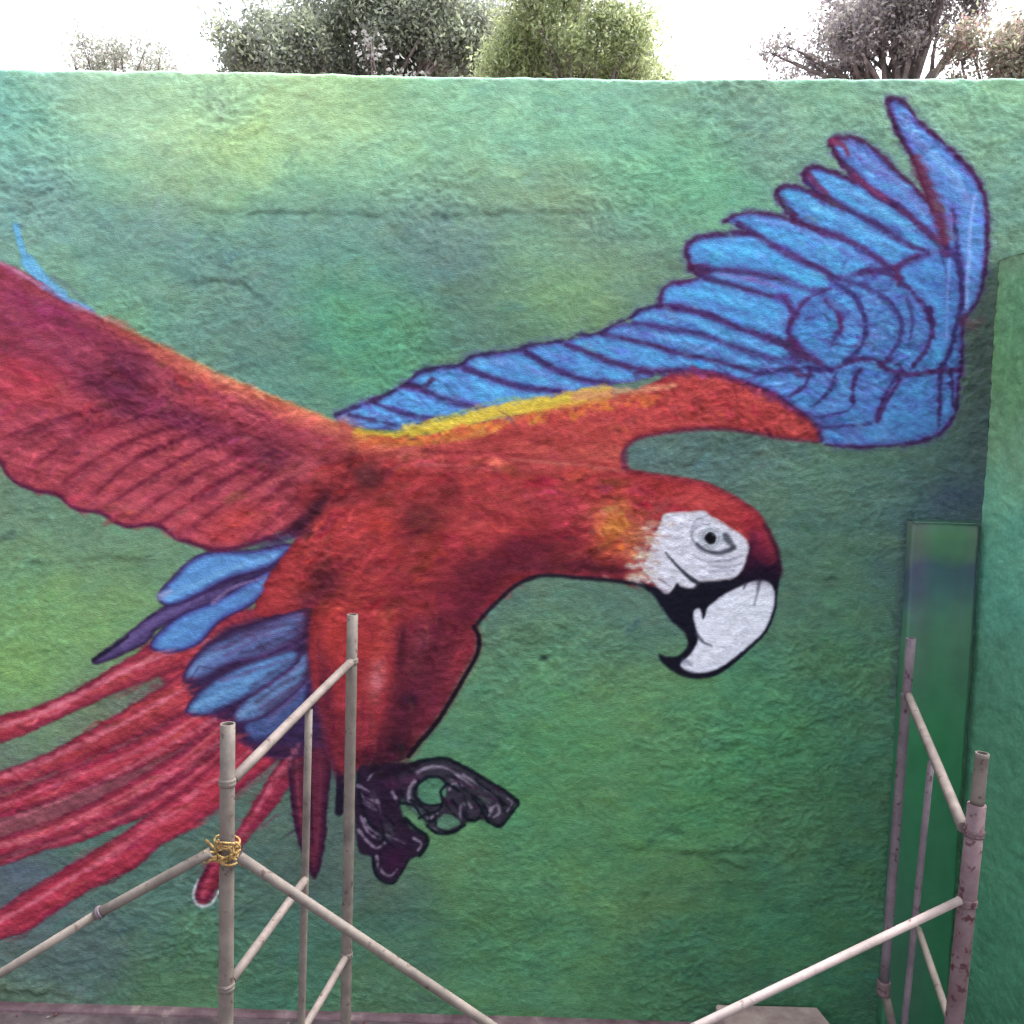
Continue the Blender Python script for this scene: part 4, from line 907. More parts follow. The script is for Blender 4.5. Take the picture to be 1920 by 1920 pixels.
# core behind the coat: top strip and back
nC = GC
TH = 0.24
topY = np.concatenate([V[idx[-1]], V[idx[-1]] * [1, 0, 1] + [0, 0.02, 0.002], V[idx[-1]] * [1, 0, 1] + [0, TH, 0.0]])
bot = np.stack([cols, np.full(nC, TH), np.full(nC, -0.06)], -1)
VV = np.concatenate([topY, bot])
qq = []
a = np.arange(nC - 1)
for r in range(3):
    qq.append(np.stack([r * nC + a, r * nC + a + 1, (r + 1) * nC + a + 1, (r + 1) * nC + a], -1))
qq = np.concatenate(qq)
cc = np.tile(lin([150, 190, 170]), (len(VV), 1)); cc[3 * nC:] = lin([150, 145, 138]); cc[2 * nC:3 * nC] = lin([150, 160, 150])
link_mesh('wall_core', mesh_np('wall_core', VV, qq, cc, False), M_WALL, wall)

# the painted bird: sheets of paint that follow the relief, 1.5 mm proud
cu = (u_[:-1, :-1] + u_[1:, 1:]) / 2; cv = (w_[:-1, :-1] + w_[1:, 1:]) / 2
ci = np.clip(((cv - OY) * K).astype(int), 0, CHEI - 1); cj = np.clip(((cu - OX) * K).astype(int), 0, CWID - 1)
lab = LABEL[ci, cj]
lab[(cu < OX + 4)] = 0
lab = lab.ravel()
base = at(900, 1700)
mural = thing('macaw_mural', 'huge painted red, yellow and blue macaw flying across the green wall', 'mural', (float(base[0]), 0.0, float(base[2])))
objs = {}
for pid, (nm, par, lb) in PARTS.items():
    q = quads[lab == pid]
    if len(q) == 0: continue
    un, inv = np.unique(q.ravel(), return_inverse=True)
    vv = V[un].copy(); vv[:, 1] -= 0.0015
    me = mesh_np(nm, vv, inv.reshape(-1, 4), C3[un])
    o = link_mesh(nm, me, M_BIRD, objs[par] if par else mural)
    if lb: o['label'] = lb
    objs[pid] = o

# ------------------------------------------------------------------ smooth pier at the foot of the corner, and the side wall
def grid_obj(name, fx, nu, nv, colf, mat, parent, smooth=True):
    U, W = np.meshgrid(np.linspace(0, 1, nu), np.linspace(0, 1, nv))
    P = fx(U, W)
    idg = np.arange(nu * nv).reshape(nv, nu)
    q = np.stack([idg[:-1, :-1], idg[:-1, 1:], idg[1:, 1:], idg[1:, :-1]], -1).reshape(-1, 4)
    return link_mesh(name, mesh_np(name, P.reshape(-1, 3), q, colf(P).reshape(-1, 3), smooth), mat, parent)


pl, pr = at(1702, 976), at(1828, 980)
PT = pl[2]
PIERC = np.array([(976, 96, 124, 108), (1010, 90, 122, 98), (1040, 80, 108, 92), (1068, 70, 88, 98), (1100, 68, 92, 98), (1150, 76, 114, 98), (1200, 72, 114, 90), (1260, 66, 112, 86), (1400, 58, 110, 80), (1600, 52, 106, 76), (1900, 50, 98, 72)], float)


def pier_col(P):
    a, b = pix(P[..., 0], P[..., 1], P[..., 2])
    bb = b + (fbm(a / 60, b / 60, 5, 3) - 0.5) * 60
    c = np.stack([np.interp(bb, PIERC[:, 0], PIERC[:, k]) for k in (1, 2, 3)], -1)
    c *= (1 + (fbm(a / 30, b / 90, 8, 4) - 0.5) * 0.16)[..., None]
    c += (vnoise(a / 40, b / 200, 11) - 0.5)[..., None] * np.array([16, -10, 8])
    return lin(np.clip(c, 5, 250))


# profile round the pier: left cheek, rounded arris, face, arris, right cheek
prof = np.array([(pl[0], 0.01), (pl[0] + 0.001, -0.035), (pl[0] + 0.004, -0.052), (pl[0] + 0.012, -0.058), (pl[0] + 0.1, -0.06), (pr[0] - 0.1, -0.06), (pr[0] - 0.012, -0.058), (pr[0] - 0.004, -0.052), (pr[0] - 0.001, -0.035), (pr[0], 0.01)])


def pier_pts(U, W):
    t = U * (len(prof) - 1)
    x = np.interp(t, np.arange(len(prof)), prof[:, 0]); y = np.interp(t, np.arange(len(prof)), prof[:, 1])
    z = -0.05 + W * (PT + 0.05)
    y = y + (fbm(x / 0.2, z / 0.3, 21, 3) - 0.5) * 0.008
    x = x + (fbm(z / 0.1, x * 0, 22, 3) - 0.5) * 0.008
    return np.stack([x, y, z], -1)


pier = thing('corner_pier', 'smooth green concrete pier at the foot of the right corner', 'pillar', (float((pl[0] + pr[0]) / 2), -0.03, 0))
grid_obj('pier_shaft', pier_pts, 91, 240, pier_col, M_PIER, pier)


def pier_top(U, W):
    x = pl[0] - 0.002 + U * (pr[0] - pl[0] + 0.004)
    y = 0.01 - W * 0.074
    z = PT + 0.004 + 0.008 * (1 - W) ** 1.5 + (fbm(x / 0.05, y / 0.05, 23, 3) - 0.5) * 0.012 - np.clip(W - 0.85, 0, 1) * 0.09
    return np.stack([x, y, z], -1)


grid_obj('pier_cap', pier_top, 60, 16, lambda P: lin(np.clip(np.full(P.shape, 1.0) * [62, 88, 80] * (0.85 + 0.3 * vnoise(P[..., 0] / 0.03, P[..., 1] / 0.03, 2))[..., None], 5, 250)), M_WALL, pier)

side = thing('side_wall', 'lower green side wall running towards the viewer at the right edge', 'wall', (float(CORNER[0]) + 0.1, -1.2, 0))
SIDE_N = np.array([(440, 120, 150, 120), (520, 122, 158, 124), (620, 104, 152, 112), (700, 104, 148, 108), (800, 112, 152, 122), (900, 112, 164, 136), (1000, 100, 158, 136), (1100, 88, 148, 130), (1200, 86, 138, 118), (1300, 80, 130, 108), (1500, 78, 130, 104), (1700, 72, 126, 100), (1900, 66, 112, 90)], float)


def side_pts(U, W):
    y = -U * 2.6
    x = CORNER[0] + U * 0.35 - relief(y * 1.0 + 9, -0.05 + W * 3.0) * 0.9 + (fbm(W * 30, U * 0, 62, 4) - 0.5) * 0.006 * np.exp(-U * 18)
    zt = CORNER[2] + (fbm(y / 0.1, y * 0, 60, 3) - 0.5) * 0.012
    z = -0.05 + W * (zt + 0.05)
    return np.stack([x, y, z], -1)


def side_col(P):
    z = P[..., 2]
    zz = 487 + (CORNER[2] - z) / 0.00279 + (fbm(P[..., 1] / 0.2, z / 0.2, 31, 4) - 0.5) * 260
    c = np.stack([np.interp(zz, SIDE_N[:, 0], SIDE_N[:, k]) for k in (1, 2, 3)], -1)
    c = c * (1 + (fbm(P[..., 1] / 0.05, z / 0.03, 36, 4) - 0.5) * 0.25)[..., None]
    return lin(np.clip(c * [1.10, 1.10, 1.08], 5, 250))


grid_obj('render_coat', side_pts, 280, 560, side_col, M_WALL, side)


def cop(U, W):
    y = 0.0 - U * 2.6
    x0 = CORNER[0] + U * 0.35
    ang = W
    x = x0 - 0.006 + ang * 0.28
    z = CORNER[2] - 0.004 + 0.010 * np.sin(np.clip(ang * 4, 0, 1) * 1.57) + (fbm(y / 0.06, x / 0.06, 61, 3) - 0.5) * 0.008
    z = np.where(ang > 0.97, -0.05, z)
    return np.stack([x, y, z], -1)


grid_obj('coping', cop, 160, 24, lambda P: lin(np.clip(np.ones(P.shape) * [138, 156, 136] * (0.85 + 0.25 * vnoise(P[..., 0] / 0.04, P[..., 1] / 0.04, 3))[..., None], 5, 250)), M_WALL, side)

# ------------------------------------------------------------------ ground
M_GROUND = noise_mat('dusty_concrete', (70, 60, 63), (98, 86, 88), 5, 0.9, 0.4, (112, 104, 102))
gv, gq = [], []
n = 60
s = np.sign(np.linspace(-1, 1, n)) * np.abs(np.linspace(-1, 1, n)) ** 3 * 150
GX, GY = np.meshgrid(s, s)
GZ = (fbm(GX / 0.9 + 3, GY / 0.9, 5, 3) - 0.5) * 0.012
idg = np.arange(n * n).reshape(n, n)
q = np.stack([idg[:-1, :-1], idg[:-1, 1:], idg[1:, 1:], idg[1:, :-1]], -1).reshape(-1, 4)
g = link_mesh('ground', mesh_np('ground', np.stack([GX, GY, GZ - 0.004], -1).reshape(-1, 3), q), M_GROUND)
tag(g, kind='structure')


cv_, cf_, cc_ = [], [], []
for k in range(420):
    x = rng.uniform(-2.9, 2.2); y = -0.06 - abs(rng.normal(0, 0.35)); r = rng.uniform(0.003, 0.012)
    a_ = rng.uniform(0, 6.28, 5); b0_ = len(cv_)
    ring = [(x + r * math.cos(2 * math.pi * j / 5) * rng.uniform(0.7, 1.2), y + r * math.sin(2 * math.pi * j / 5) * rng.uniform(0.7, 1.2), 0.0) for j in range(5)]
    cv_ += ring + [(x + r * 0.1, y, r * rng.uniform(0.5, 1.0))]
    cf_ += [(b0_ + j, b0_ + (j + 1) % 5, b0_ + 5) for j in range(5)]
    c_ = [(120, 110, 104), (84, 72, 70), (150, 140, 132), (70, 96, 78), (104, 60, 62)][rng.randint(5)]
    cc_ += [lin(c_)] * 6
tag(link_mesh('debris', mesh_np('debris', np.array(cv_), np.array(cf_), np.array(cc_), False), M_WALL), kind='stuff')


def tube_bm(bm, a, b, r, seg=14, r2=None, wob=0.0, rings=2, dent=0):
    a, b = Vector(a), Vector(b)
    d = (b - a); L = d.length; d.normalize()
    e1 = d.orthogonal().normalized(); e2 = d.cross(e1)
    r2 = r if r2 is None else r2
    prev = None
    rings = max(rings, 2)
    w1, w2 = random.uniform(-1, 1) * wob, random.uniform(-1, 1) * wob
    for k in range(rings):
        t = k / (rings - 1)
        c = a + d * (L * t) + e1 * (w1 * math.sin(t * math.pi)) + e2 * (w2 * math.sin(t * math.pi))
        rr = r + (r2 - r) * t
        ring = [bm.verts.new(c + (e1 * math.cos(2 * math.pi * j / seg) + e2 * math.sin(2 * math.pi * j / seg)) * rr * (1 + random.uniform(-1, 1) * 0.015)) for j in range(seg)]
        if prev:
            for j in range(seg):
                f = bm.faces.new((prev[j], prev[(j + 1) % seg], ring[(j + 1) % seg], ring[j])); f.smooth = True
        else:
            bm.faces.new(list(reversed(ring)))
        prev = ring
    bm.faces.new(prev)


def hollow_end(bm, c, d, r, depth=0.06, seg=16):
    """open pipe mouth: wall thickness ring and dark bore"""
    c, d = Vector(c), Vector(d).normalized()
    e1 = d.orthogonal().normalized(); e2 = d.cross(e1)
    def ring(o, rr): return [bm.verts.new(o + (e1 * math.cos(2 * math.pi * j / seg) + e2 * math.sin(2 * math.pi * j / seg)) * rr) for j in range(seg)]
    r0 = ring(c - d * 0.012, r * 1.02); r1 = ring(c + d * 0.003, r * 1.02); r2_ = ring(c + d * 0.003, r * 0.84); r3 = ring(c - d * depth, r * 0.84)
    for A, B in ((r0, r1), (r1, r2_), (r2_, r3)):
        for j in range(seg): bm.faces.new((A[j], A[(j + 1) % seg], B[(j + 1) % seg], B[j]))
    bm.faces.new(r3)


def bm_obj(name, bm, mat, parent=None):
    me = bpy.data.meshes.new(name)
    bmesh.ops.recalc_face_normals(bm, faces=bm.faces)
    bm.to_mesh(me); bm.free()
    return link_mesh(name, me, mat, parent)


def pipe(name, a, b, r, mat, parent, r2=None, mouth=False, wob=0.002):
    bm = bmesh.new()
    a, b = Vector(a), Vector(b)
    d = (a - b).normalized()
    if mouth:
        # a is the open top end
        e1 = d.orthogonal().normalized(); e2 = d.cross(e1); seg = 18
        rings = []
        pts = [(a - d * 0.07, r * 0.8), (a, r * 0.8), (a, r), (b, r2 or r)]
        n_ = 10
        path = [(a - d * 0.07, r * 0.8), (a + d * 0.0, r * 0.8), (a, r)] + [(a + (b - a) * (k / n_), r + ((r2 or r) - r) * k / n_) for k in range(1, n_ + 1)]
        for c, rr in path:
            rings.append([bm.verts.new(c + (e1 * math.cos(2 * math.pi * j / seg) + e2 * math.sin(2 * math.pi * j / seg)) * rr) for j in range(seg)])
        for k in range(len(rings) - 1):
            for j in range(seg):
                f = bm.faces.new((rings[k][j], rings[k][(j + 1) % seg], rings[k + 1][(j + 1) % seg], rings[k + 1][j])); f.smooth = k >= 2
        bm.faces.new(rings[0]); bm.faces.new(rings[-1])
    else:
        tube_bm(bm, a, b, r, 16, r2, wob, 8)
    return bm_obj(name, bm, mat, parent)


# weathered scaffold steel: pale pinkish paint, rust freckles, splashes
def steel_mat(name, base, rust, light, amount=0.56, scale=9):
    m, t, p = node_mat(name)
    N, L = t.nodes, t.links
    tc = N.new('ShaderNodeTexCoord')
    n1 = N.new('ShaderNodeTexNoise'); n1.inputs['Scale'].default_value = scale; n1.inputs['Detail'].default_value = 8; n1.inputs['Roughness'].default_value = 0.7
    n2 = N.new('ShaderNodeTexNoise'); n2.inputs['Scale'].default_value = scale * 3.7; n2.inputs['Detail'].default_value = 5
    r1 = N.new('ShaderNodeValToRGB'); r1.color_ramp.elements[0].position = 0.35; r1.color_ramp.elements[1].position = 0.65
    r1.color_ramp.elements[0].color = (*lin(base), 1); r1.color_ramp.elements[1].color = (*lin(light), 1)
    r2 = N.new('ShaderNodeValToRGB'); r2.color_ramp.elements[0].position = amount; r2.color_ramp.elements[1].position = amount + 0.07
    r2.color_ramp.elements[0].color = (0, 0, 0, 1); r2.color_ramp.elements[1].color = (1, 1, 1, 1)
    mx = N.new('ShaderNodeMix'); mx.data_type = 'RGBA'
    L.new(tc.outputs['Object'], n1.inputs['Vector']); L.new(tc.outputs['Object'], n2.inputs['Vector'])
    L.new(n1.outputs['Fac'], r1.inputs[0]); L.new(n2.outputs['Fac'], r2.inputs[0])
    L.new(r2.outputs[0], mx.inputs[0]); L.new(r1.outputs[0], mx.inputs[6]); mx.inputs[7].default_value = (*lin(rust), 1)
    L.new(mx.outputs[2], p.inputs['Base Color'])
    b = N.new('ShaderNodeBump'); b.inputs['Strength'].default_value = 0.3; b.inputs['Distance'].default_value = 0.002
    L.new(n2.outputs['Fac'], b.inputs['Height']); L.new(b.outputs[0], p.inputs['Normal'])
    p.inputs['Roughness'].default_value = 0.62; p.inputs['Specular IOR Level'].default_value = 0.2
    return m


M_ST = steel_mat('weathered_steel', (80, 74, 71), (72, 58, 54), (108, 100, 94), 0.61)
M_ST2 = steel_mat('pale_steel', (86, 78, 76), (74, 62, 58), (114, 104, 100), 0.63)
M_ST3 = steel_mat('chalky_steel', (112, 102, 101), (88, 74, 72), (142, 130, 128), 0.64)
M_RUST = steel_mat('rusty_steel', (84, 66, 70), (66, 40, 46), (104, 88, 92), 0.56, 12)
M_DARK = steel_mat('dull_dark_steel', (78, 70, 78), (66, 46, 54), (104, 94, 100), 0.6)


def down(p, lean=(0, 0), z=0.0):
    """foot of an upright that starts at p"""
    h = p[2] - z
    return (p[0] + lean[0] * h, p[1] + lean[1] * h, z)


def to_ground(p, q):
    """carry the line p-q on until it stands on the ground"""
    p, q = np.array(p), np.array(q)
    return p + (q - p) * ((0.01 - p[2]) / (q[2] - p[2]))


# left scaffold: one end frame seen obliquely, with two cross braces tied to its front upright
Y1, Y2 = -2.1, -1.2
a1 = at(427, 1357, Y1); a2 = at(661, 1152, Y2)
sc1 = thing('scaffold_frame', 'pale tubular scaffold frame in front of the bird tail, left of centre', 'scaffold', (float(a1[0] + a2[0]) / 2, (Y1 + Y2) / 2, 0))
foot1 = down(a1, (0.001, 0)); foot2 = down(a2, (0.0, 0))
post1 = pipe('post', a1, foot1, 0.0215, M_ST, sc1, mouth=True)
post2 = pipe('post', a2, foot2, 0.0215, M_ST, sc1, mouth=True)
t1 = at(437, 1462, Y1 + 0.02); t2 = at(657, 1242, Y2 - 0.02)
pipe('transom', t1, t2, 0.0160, M_ST2, sc1)


def on_frame(px, py):
    """point of the frame's own plane under a photo pixel"""
    A = np.array(a1); B = np.array(a2)
    nrm = np.cross(B - A, [0, 0, 1.0])
    r = ray(px, py)
    t = ((A - CAM) @ nrm) / (r @ nrm)
    return CAM + r * t


s1 = on_frame(579, 1330)
pipe('strut', s1, down(s1, (-0.012, 0)), 0.0135, M_ST, sc1)
pipe('rung', on_frame(434, 1838), on_frame(572, 1650), 0.0145, M_ST2, sc1)
pipe('rung', on_frame(560, 1945), on_frame(652, 1788), 0.0145, M_ST2, sc1)
pipe('foot_plate', foot1, (foot1[0], foot1[1], 0.02), 0.06, M_DARK, sc1)
pipe('foot_plate', foot2, (foot2[0], foot2[1], 0.02), 0.06, M_DARK, sc1)
# telescoping brace to the left
YB_ = Y1 - 0.045
b0 = at(395, 1598, YB_); b1 = at(180, 1715, YB_ - 0.02); b2 = at(-160, 1925, YB_ - 0.05)
pipe('brace', b0, b1, 0.0148, M_DARK if False else M_ST, sc1)
pipe('brace', b1 + (b0 - b1) * 0.0, to_ground(b1, b2), 0.0125, M_ST, sc1)
pipe('brace_sleeve', b1 + (b0 - b1) * 0.02, b1 + (b0 - b1) * 0.05, 0.0185, M_DARK, sc1)
b3 = at(448, 1606, YB_); b4 = at(960, 1950, YB_ + 0.1)
pipe('brace', b3, to_ground(b3, b4), 0.0150, M_ST, sc1)

def coupler(p, axis, r, parent, mat):
    """weld collar or clamp round a tube with a bolt on its flank"""
    ax = Vector(axis).normalized(); p = Vector(p)
    bm = bmesh.new()
    n_ = 20; e1 = ax.orthogonal().normalized(); e2 = ax.cross(e1); prev = None
    for h, rr in ((-0.012, r * 1.0), (-0.009, r + 0.0022), (-0.003, r + 0.0034), (0.002, r + 0.0026), (0.006, r + 0.0032), (0.010, r + 0.002), (0.013, r * 1.0)):
        ring = [bm.verts.new(p + ax * h + (e1 * math.cos(6.2832 * j / n_) + e2 * math.sin(6.2832 * j / n_)) * (rr + random.uniform(0, 0.0012))) for j in range(n_)]
        if prev:
            for j in range(n_): bm.faces.new((prev[j], prev[(j + 1) % n_], ring[(j + 1) % n_], ring[j]))
        prev = ring
    bm_obj('weld_collar', bm, mat, parent)


for q_, ax_, r_ in ((t1, np.array(a1) - foot1, 0.0215), (t2, np.array(a2) - foot2, 0.0215), (on_frame(652, 1788), np.array(a2) - foot2, 0.0215), (on_frame(434, 1838), np.array(a1) - foot1, 0.0215)):
    pa = a1 if ax_ is not None and abs(q_[1] - Y1) < 0.3 else a2
    coupler((pa[0] + (0.001 * (pa[2] - q_[2]) if pa is a1 else 0), pa[1], q_[2]), (0, 0, 1), r_, sc1, M_ST)

# yellow tie that lashes the braces to the upright
M_TIE = noise_mat('yellow_rope', (112, 88, 56), (168, 136, 84), 40, 0.8, 0.6, (192, 168, 124))
bm = bmesh.new()
ctr = at(426, 1592, Y1)
tie = []
for k in range(9):
    ph0 = random.uniform(0, 6.28); zc = ctr[2] + (k - 4) * 0.0065
    tilt = random.uniform(-0.5, 0.5); rr = 0.030 + random.uniform(0, 0.006)
    pts = []
    for j in range(19):
        an = ph0 + j / 18 * 2 * math.pi
        pts.append(Vector((ctr[0] + math.cos(an) * rr, ctr[1] + math.sin(an) * rr * 1.05, zc + math.sin(an + ph0) * 0.014 * (1 + tilt))))
    for j in range(18): tube_bm(bm, pts[j], pts[j + 1], 0.0036, 6)
for k in range(10):                                    # crossings and loose ends round the brace ends
    sgn = -1 if k % 2 else 1
    p0 = Vector((ctr[0] + sgn * 0.02, ctr[1] - 0.034, ctr[2] + random.uniform(-0.02, 0.02)))
    p1 = p0 + Vector((sgn * random.uniform(0.015, 0.034), random.uniform(-0.02, 0.005), random.uniform(-0.02, 0.034)))
    p2 = p1 + Vector((random.uniform(-0.012, 0.012), random.uniform(-0.01, 0.01), random.uniform(-0.022, 0.022)))
    tube_bm(bm, p0, p1, 0.0038, 6); tube_bm(bm, p1, p2, 0.0034, 6, 0.002)
rp = bm_obj('rope_tie', bm, M_TIE)
tag(rp, 'yellow rope lashed round the front scaffold post where two braces meet', 'rope')

# right scaffold, nearer the corner and leaning a little
Y3, Y4 = -2.15, -1.0
c1 = at(1842, 1412, Y3); c2 = at(1708, 1197, Y4)
sc2 = thing('scaffold_frame', 'rusty leaning scaffold frame beside the corner pier at the right', 'scaffold', (float(c1[0] + c2[0]) / 2, (Y3 + Y4) / 2, 0))


def leg_to(px, py, Yv, p, z=0.0):
    q_ = at(px, py, Yv)
    d = (q_ - p); k = (z - p[2]) / d[2]
    return p + d * k


f3 = leg_to(1790, 1905, Y3, c1); f4 = leg_to(1655, 1850, Y4, c2)
m1 = c1 + (f3 - c1) * ((at(1835, 1508, Y3)[2] - c1[2]) / (f3[2] - c1[2]))
pipe('spigot', c1, m1, 0.0185, M_ST, sc2, mouth=True)
pipe('post', m1, f3, 0.0250, M_RUST, sc2)
m2 = at(1657, 1852, Y4)
pipe('post', c2, m2, 0.0195, M_DARK, sc2, mouth=True)
pipe('post_joint', m2 + np.array([0, 0, 0.03]), m2 - np.array([0, 0, 0.03]), 0.027, M_RUST, sc2)
pipe('post', m2, leg_to(1672, 1915, Y4, m2), 0.0175, M_ST2, sc2)
pipe('transom', at(1703, 1305, Y4 - 0.02), at(1806, 1552, Y3 + 0.02), 0.0165, M_ST2, sc2, r2=0.0165)


def on_frame2(px, py):
    A = np.array(c1); B = np.array(c2); nrm = np.cross(B - A, (f3 - c1))
    r = ray(px, py)
    return CAM + r * (((A - CAM) @ nrm) / (r @ nrm))


u0 = on_frame2(1746, 1428)
e0 = on_frame2(1697, 1905)
pipe('strut', u0, u0 + (e0 - u0) * ((0 - u0[2]) / (e0[2] - u0[2])), 0.0115, M_DARK, sc2)
pipe('rung', on_frame2(1722, 1742), on_frame2(1784, 1925), 0.0115, M_ST, sc2)
g0 = at(1800, 1688, Y3 - 0.03); g1 = at(1230, 1962, Y3 - 0.25)
pipe('brace', g0, to_ground(g0, g1), 0.0115, M_ST3, sc2, r2=0.0135)
pipe('foot_plate', f3, f3 + np.array([0, 0, 0.02]), 0.07, M_DARK, sc2)

for zz_ in (at(1812, 1560, Y3)[2], at(1806, 1690, Y3)[2]):
    k_ = (zz_ - m1[2]) / (f3[2] - m1[2])
    coupler(m1 + (f3 - m1) * k_, f3 - m1, 0.0250, sc2, M_RUST)
k_ = (at(1700, 1305, Y4)[2] - c2[2]) / (m2[2] - c2[2])
coupler(c2 + (m2 - c2) * k_, m2 - c2, 0.0195, sc2, M_DARK)

# pale slab at the foot of the wall
sx0, sx1 = at(1342, 1882, -0.02), at(1532, 1886, -0.02)
M_SLAB = noise_mat('pale_board', (134, 114, 112), (160, 140, 134), 7, 0.85, 0.3, (172, 154, 146))
bm = bmesh.new()
zt = sx0[2]
quad = [(sx0[0], -0.02), (sx1[0], -0.02), (sx1[0] + 0.055, -0.34), (sx0[0] + 0.02, -0.34)]
lo = [bm.verts.new((x, y, 0.0)) for x, y in quad]; hi = [bm.verts.new((x, y, zt + random.uniform(-0.003, 0.003))) for x, y in quad]
bm.faces.new(hi); bm.faces.new(list(reversed(lo)))
for k in range(4): bm.faces.new((lo[k], lo[(k + 1) % 4], hi[(k + 1) % 4], hi[k]))
bmesh.ops.bevel(bm, geom=bm.edges[:], offset=0.006, segments=2, affect='EDGES')
sb = bm_obj('pale_board', bm, M_SLAB)
tag(sb, 'thick pale pinkish board lying against the wall foot beneath the rusty scaffold brace', 'board')

# low footing strip along the wall
M_FOOT = noise_mat('cement_footing', (84, 64, 70), (112, 92, 96), 6, 0.9, 0.4, (136, 120, 116))
bm = bmesh.new()
N_ = 120
prev = None
for k in range(N_ + 1):
    x = -5.0 + (pl[0] - 0.02 + 5.0) * k / N_
    j1 = (float(vnoise(np.array([x / 0.08]), np.array([0.5]), 7)[0]) - 0.5) * 0.012
    ring = [bm.verts.new((x, 0.02, 0.02)), bm.verts.new((x, -0.03 + j1, 0.018 + j1 * 0.3)), bm.verts.new((x, -0.05 + j1, 0.006)), bm.verts.new((x, -0.055 + j1, -0.03))]
    if prev:
        for i_ in range(3): bm.faces.new((prev[i_], ring[i_], ring[i_ + 1], prev[i_ + 1]))
    prev = ring
fo = bm_obj('footing', bm, M_FOOT, wall)

# ------------------------------------------------------------------ trees behind the wall
def leaf_mat(name, c1, c2, trans=0.35):
    m, t, p = node_mat(name)
    N, L = t.nodes, t.links
    a = N.new('ShaderNodeAttribute'); a.attribute_name = 'paint'
    tc = N.new('ShaderNodeTexCoord')
    n = N.new('ShaderNodeTexNoise'); n.inputs['Scale'].default_value = 3.5; n.inputs['Detail'].default_value = 4
    mr = N.new('ShaderNodeMapRange'); mr.inputs['From Min'].default_value = 0.35; mr.inputs['From Max'].default_value = 0.65; mr.inputs['To Min'].default_value = 0.75; mr.inputs['To Max'].default_value = 1.25
    mul = N.new('ShaderNodeVectorMath'); mul.operation = 'SCALE'
    L.new(tc.outputs['Object'], n.inputs['Vector']); L.new(n.outputs['Fac'], mr.inputs[0]); L.new(a.outputs['Color'], mul.inputs[0]); L.new(mr.outputs[0], mul.inputs['Scale'])
    L.new(mul.outputs[0], p.inputs['Base Color'])
    tr = N.new('ShaderNodeBsdfTranslucent'); L.new(mul.outputs[0], tr.inputs['Color'])
    mx = N.new('ShaderNodeMixShader'); mx.inputs[0].default_value = 0.5
    L.new(p.outputs[0], mx.inputs[1]); L.new(tr.outputs[0], mx.inputs[2])
    L.new(mx.outputs[0], N['Material Output'].inputs['Surface'])
    p.inputs['Roughness'].default_value = 0.6
    return m


M_LEAF = leaf_mat('leaves', None, None)
M_BARK = noise_mat('bark', (104, 94, 94), (146, 134, 130), 12, 0.9, 0.6)


def leaves_mesh(name, C, size, cols, ratio=0.45):
    """C leaf centres (n,3); each leaf is a bent diamond of two triangles each side of its rib"""
    n = len(C)
    d = rng.normal(size=(n, 3)); d[:, 2] -= 0.3; d /= np.linalg.norm(d, axis=1)[:, None]
    r = rng.normal(size=(n, 3)); s = np.cross(d, r); s /= np.linalg.norm(s, axis=1)[:, None]
    L_ = size * rng.uniform(0.6, 1.35, (n, 1)); W_ = L_ * ratio
    nrm = np.cross(d, s)
    p0 = C - d * L_ * 0.5; p2 = C + d * L_ * 0.5
    p1 = C + s * W_ * 0.5 + nrm * W_ * 0.12; p3 = C - s * W_ * 0.5 + nrm * W_ * 0.12
    V_ = np.stack([p0, p1, p2, p3], 1).reshape(-1, 3)
    b = np.arange(n)[:, None] * 4
    T = np.concatenate([b + [0, 1, 2], b + [0, 2, 3]])
    return mesh_np(name, V_, T, np.repeat(cols, 4, axis=0), False)


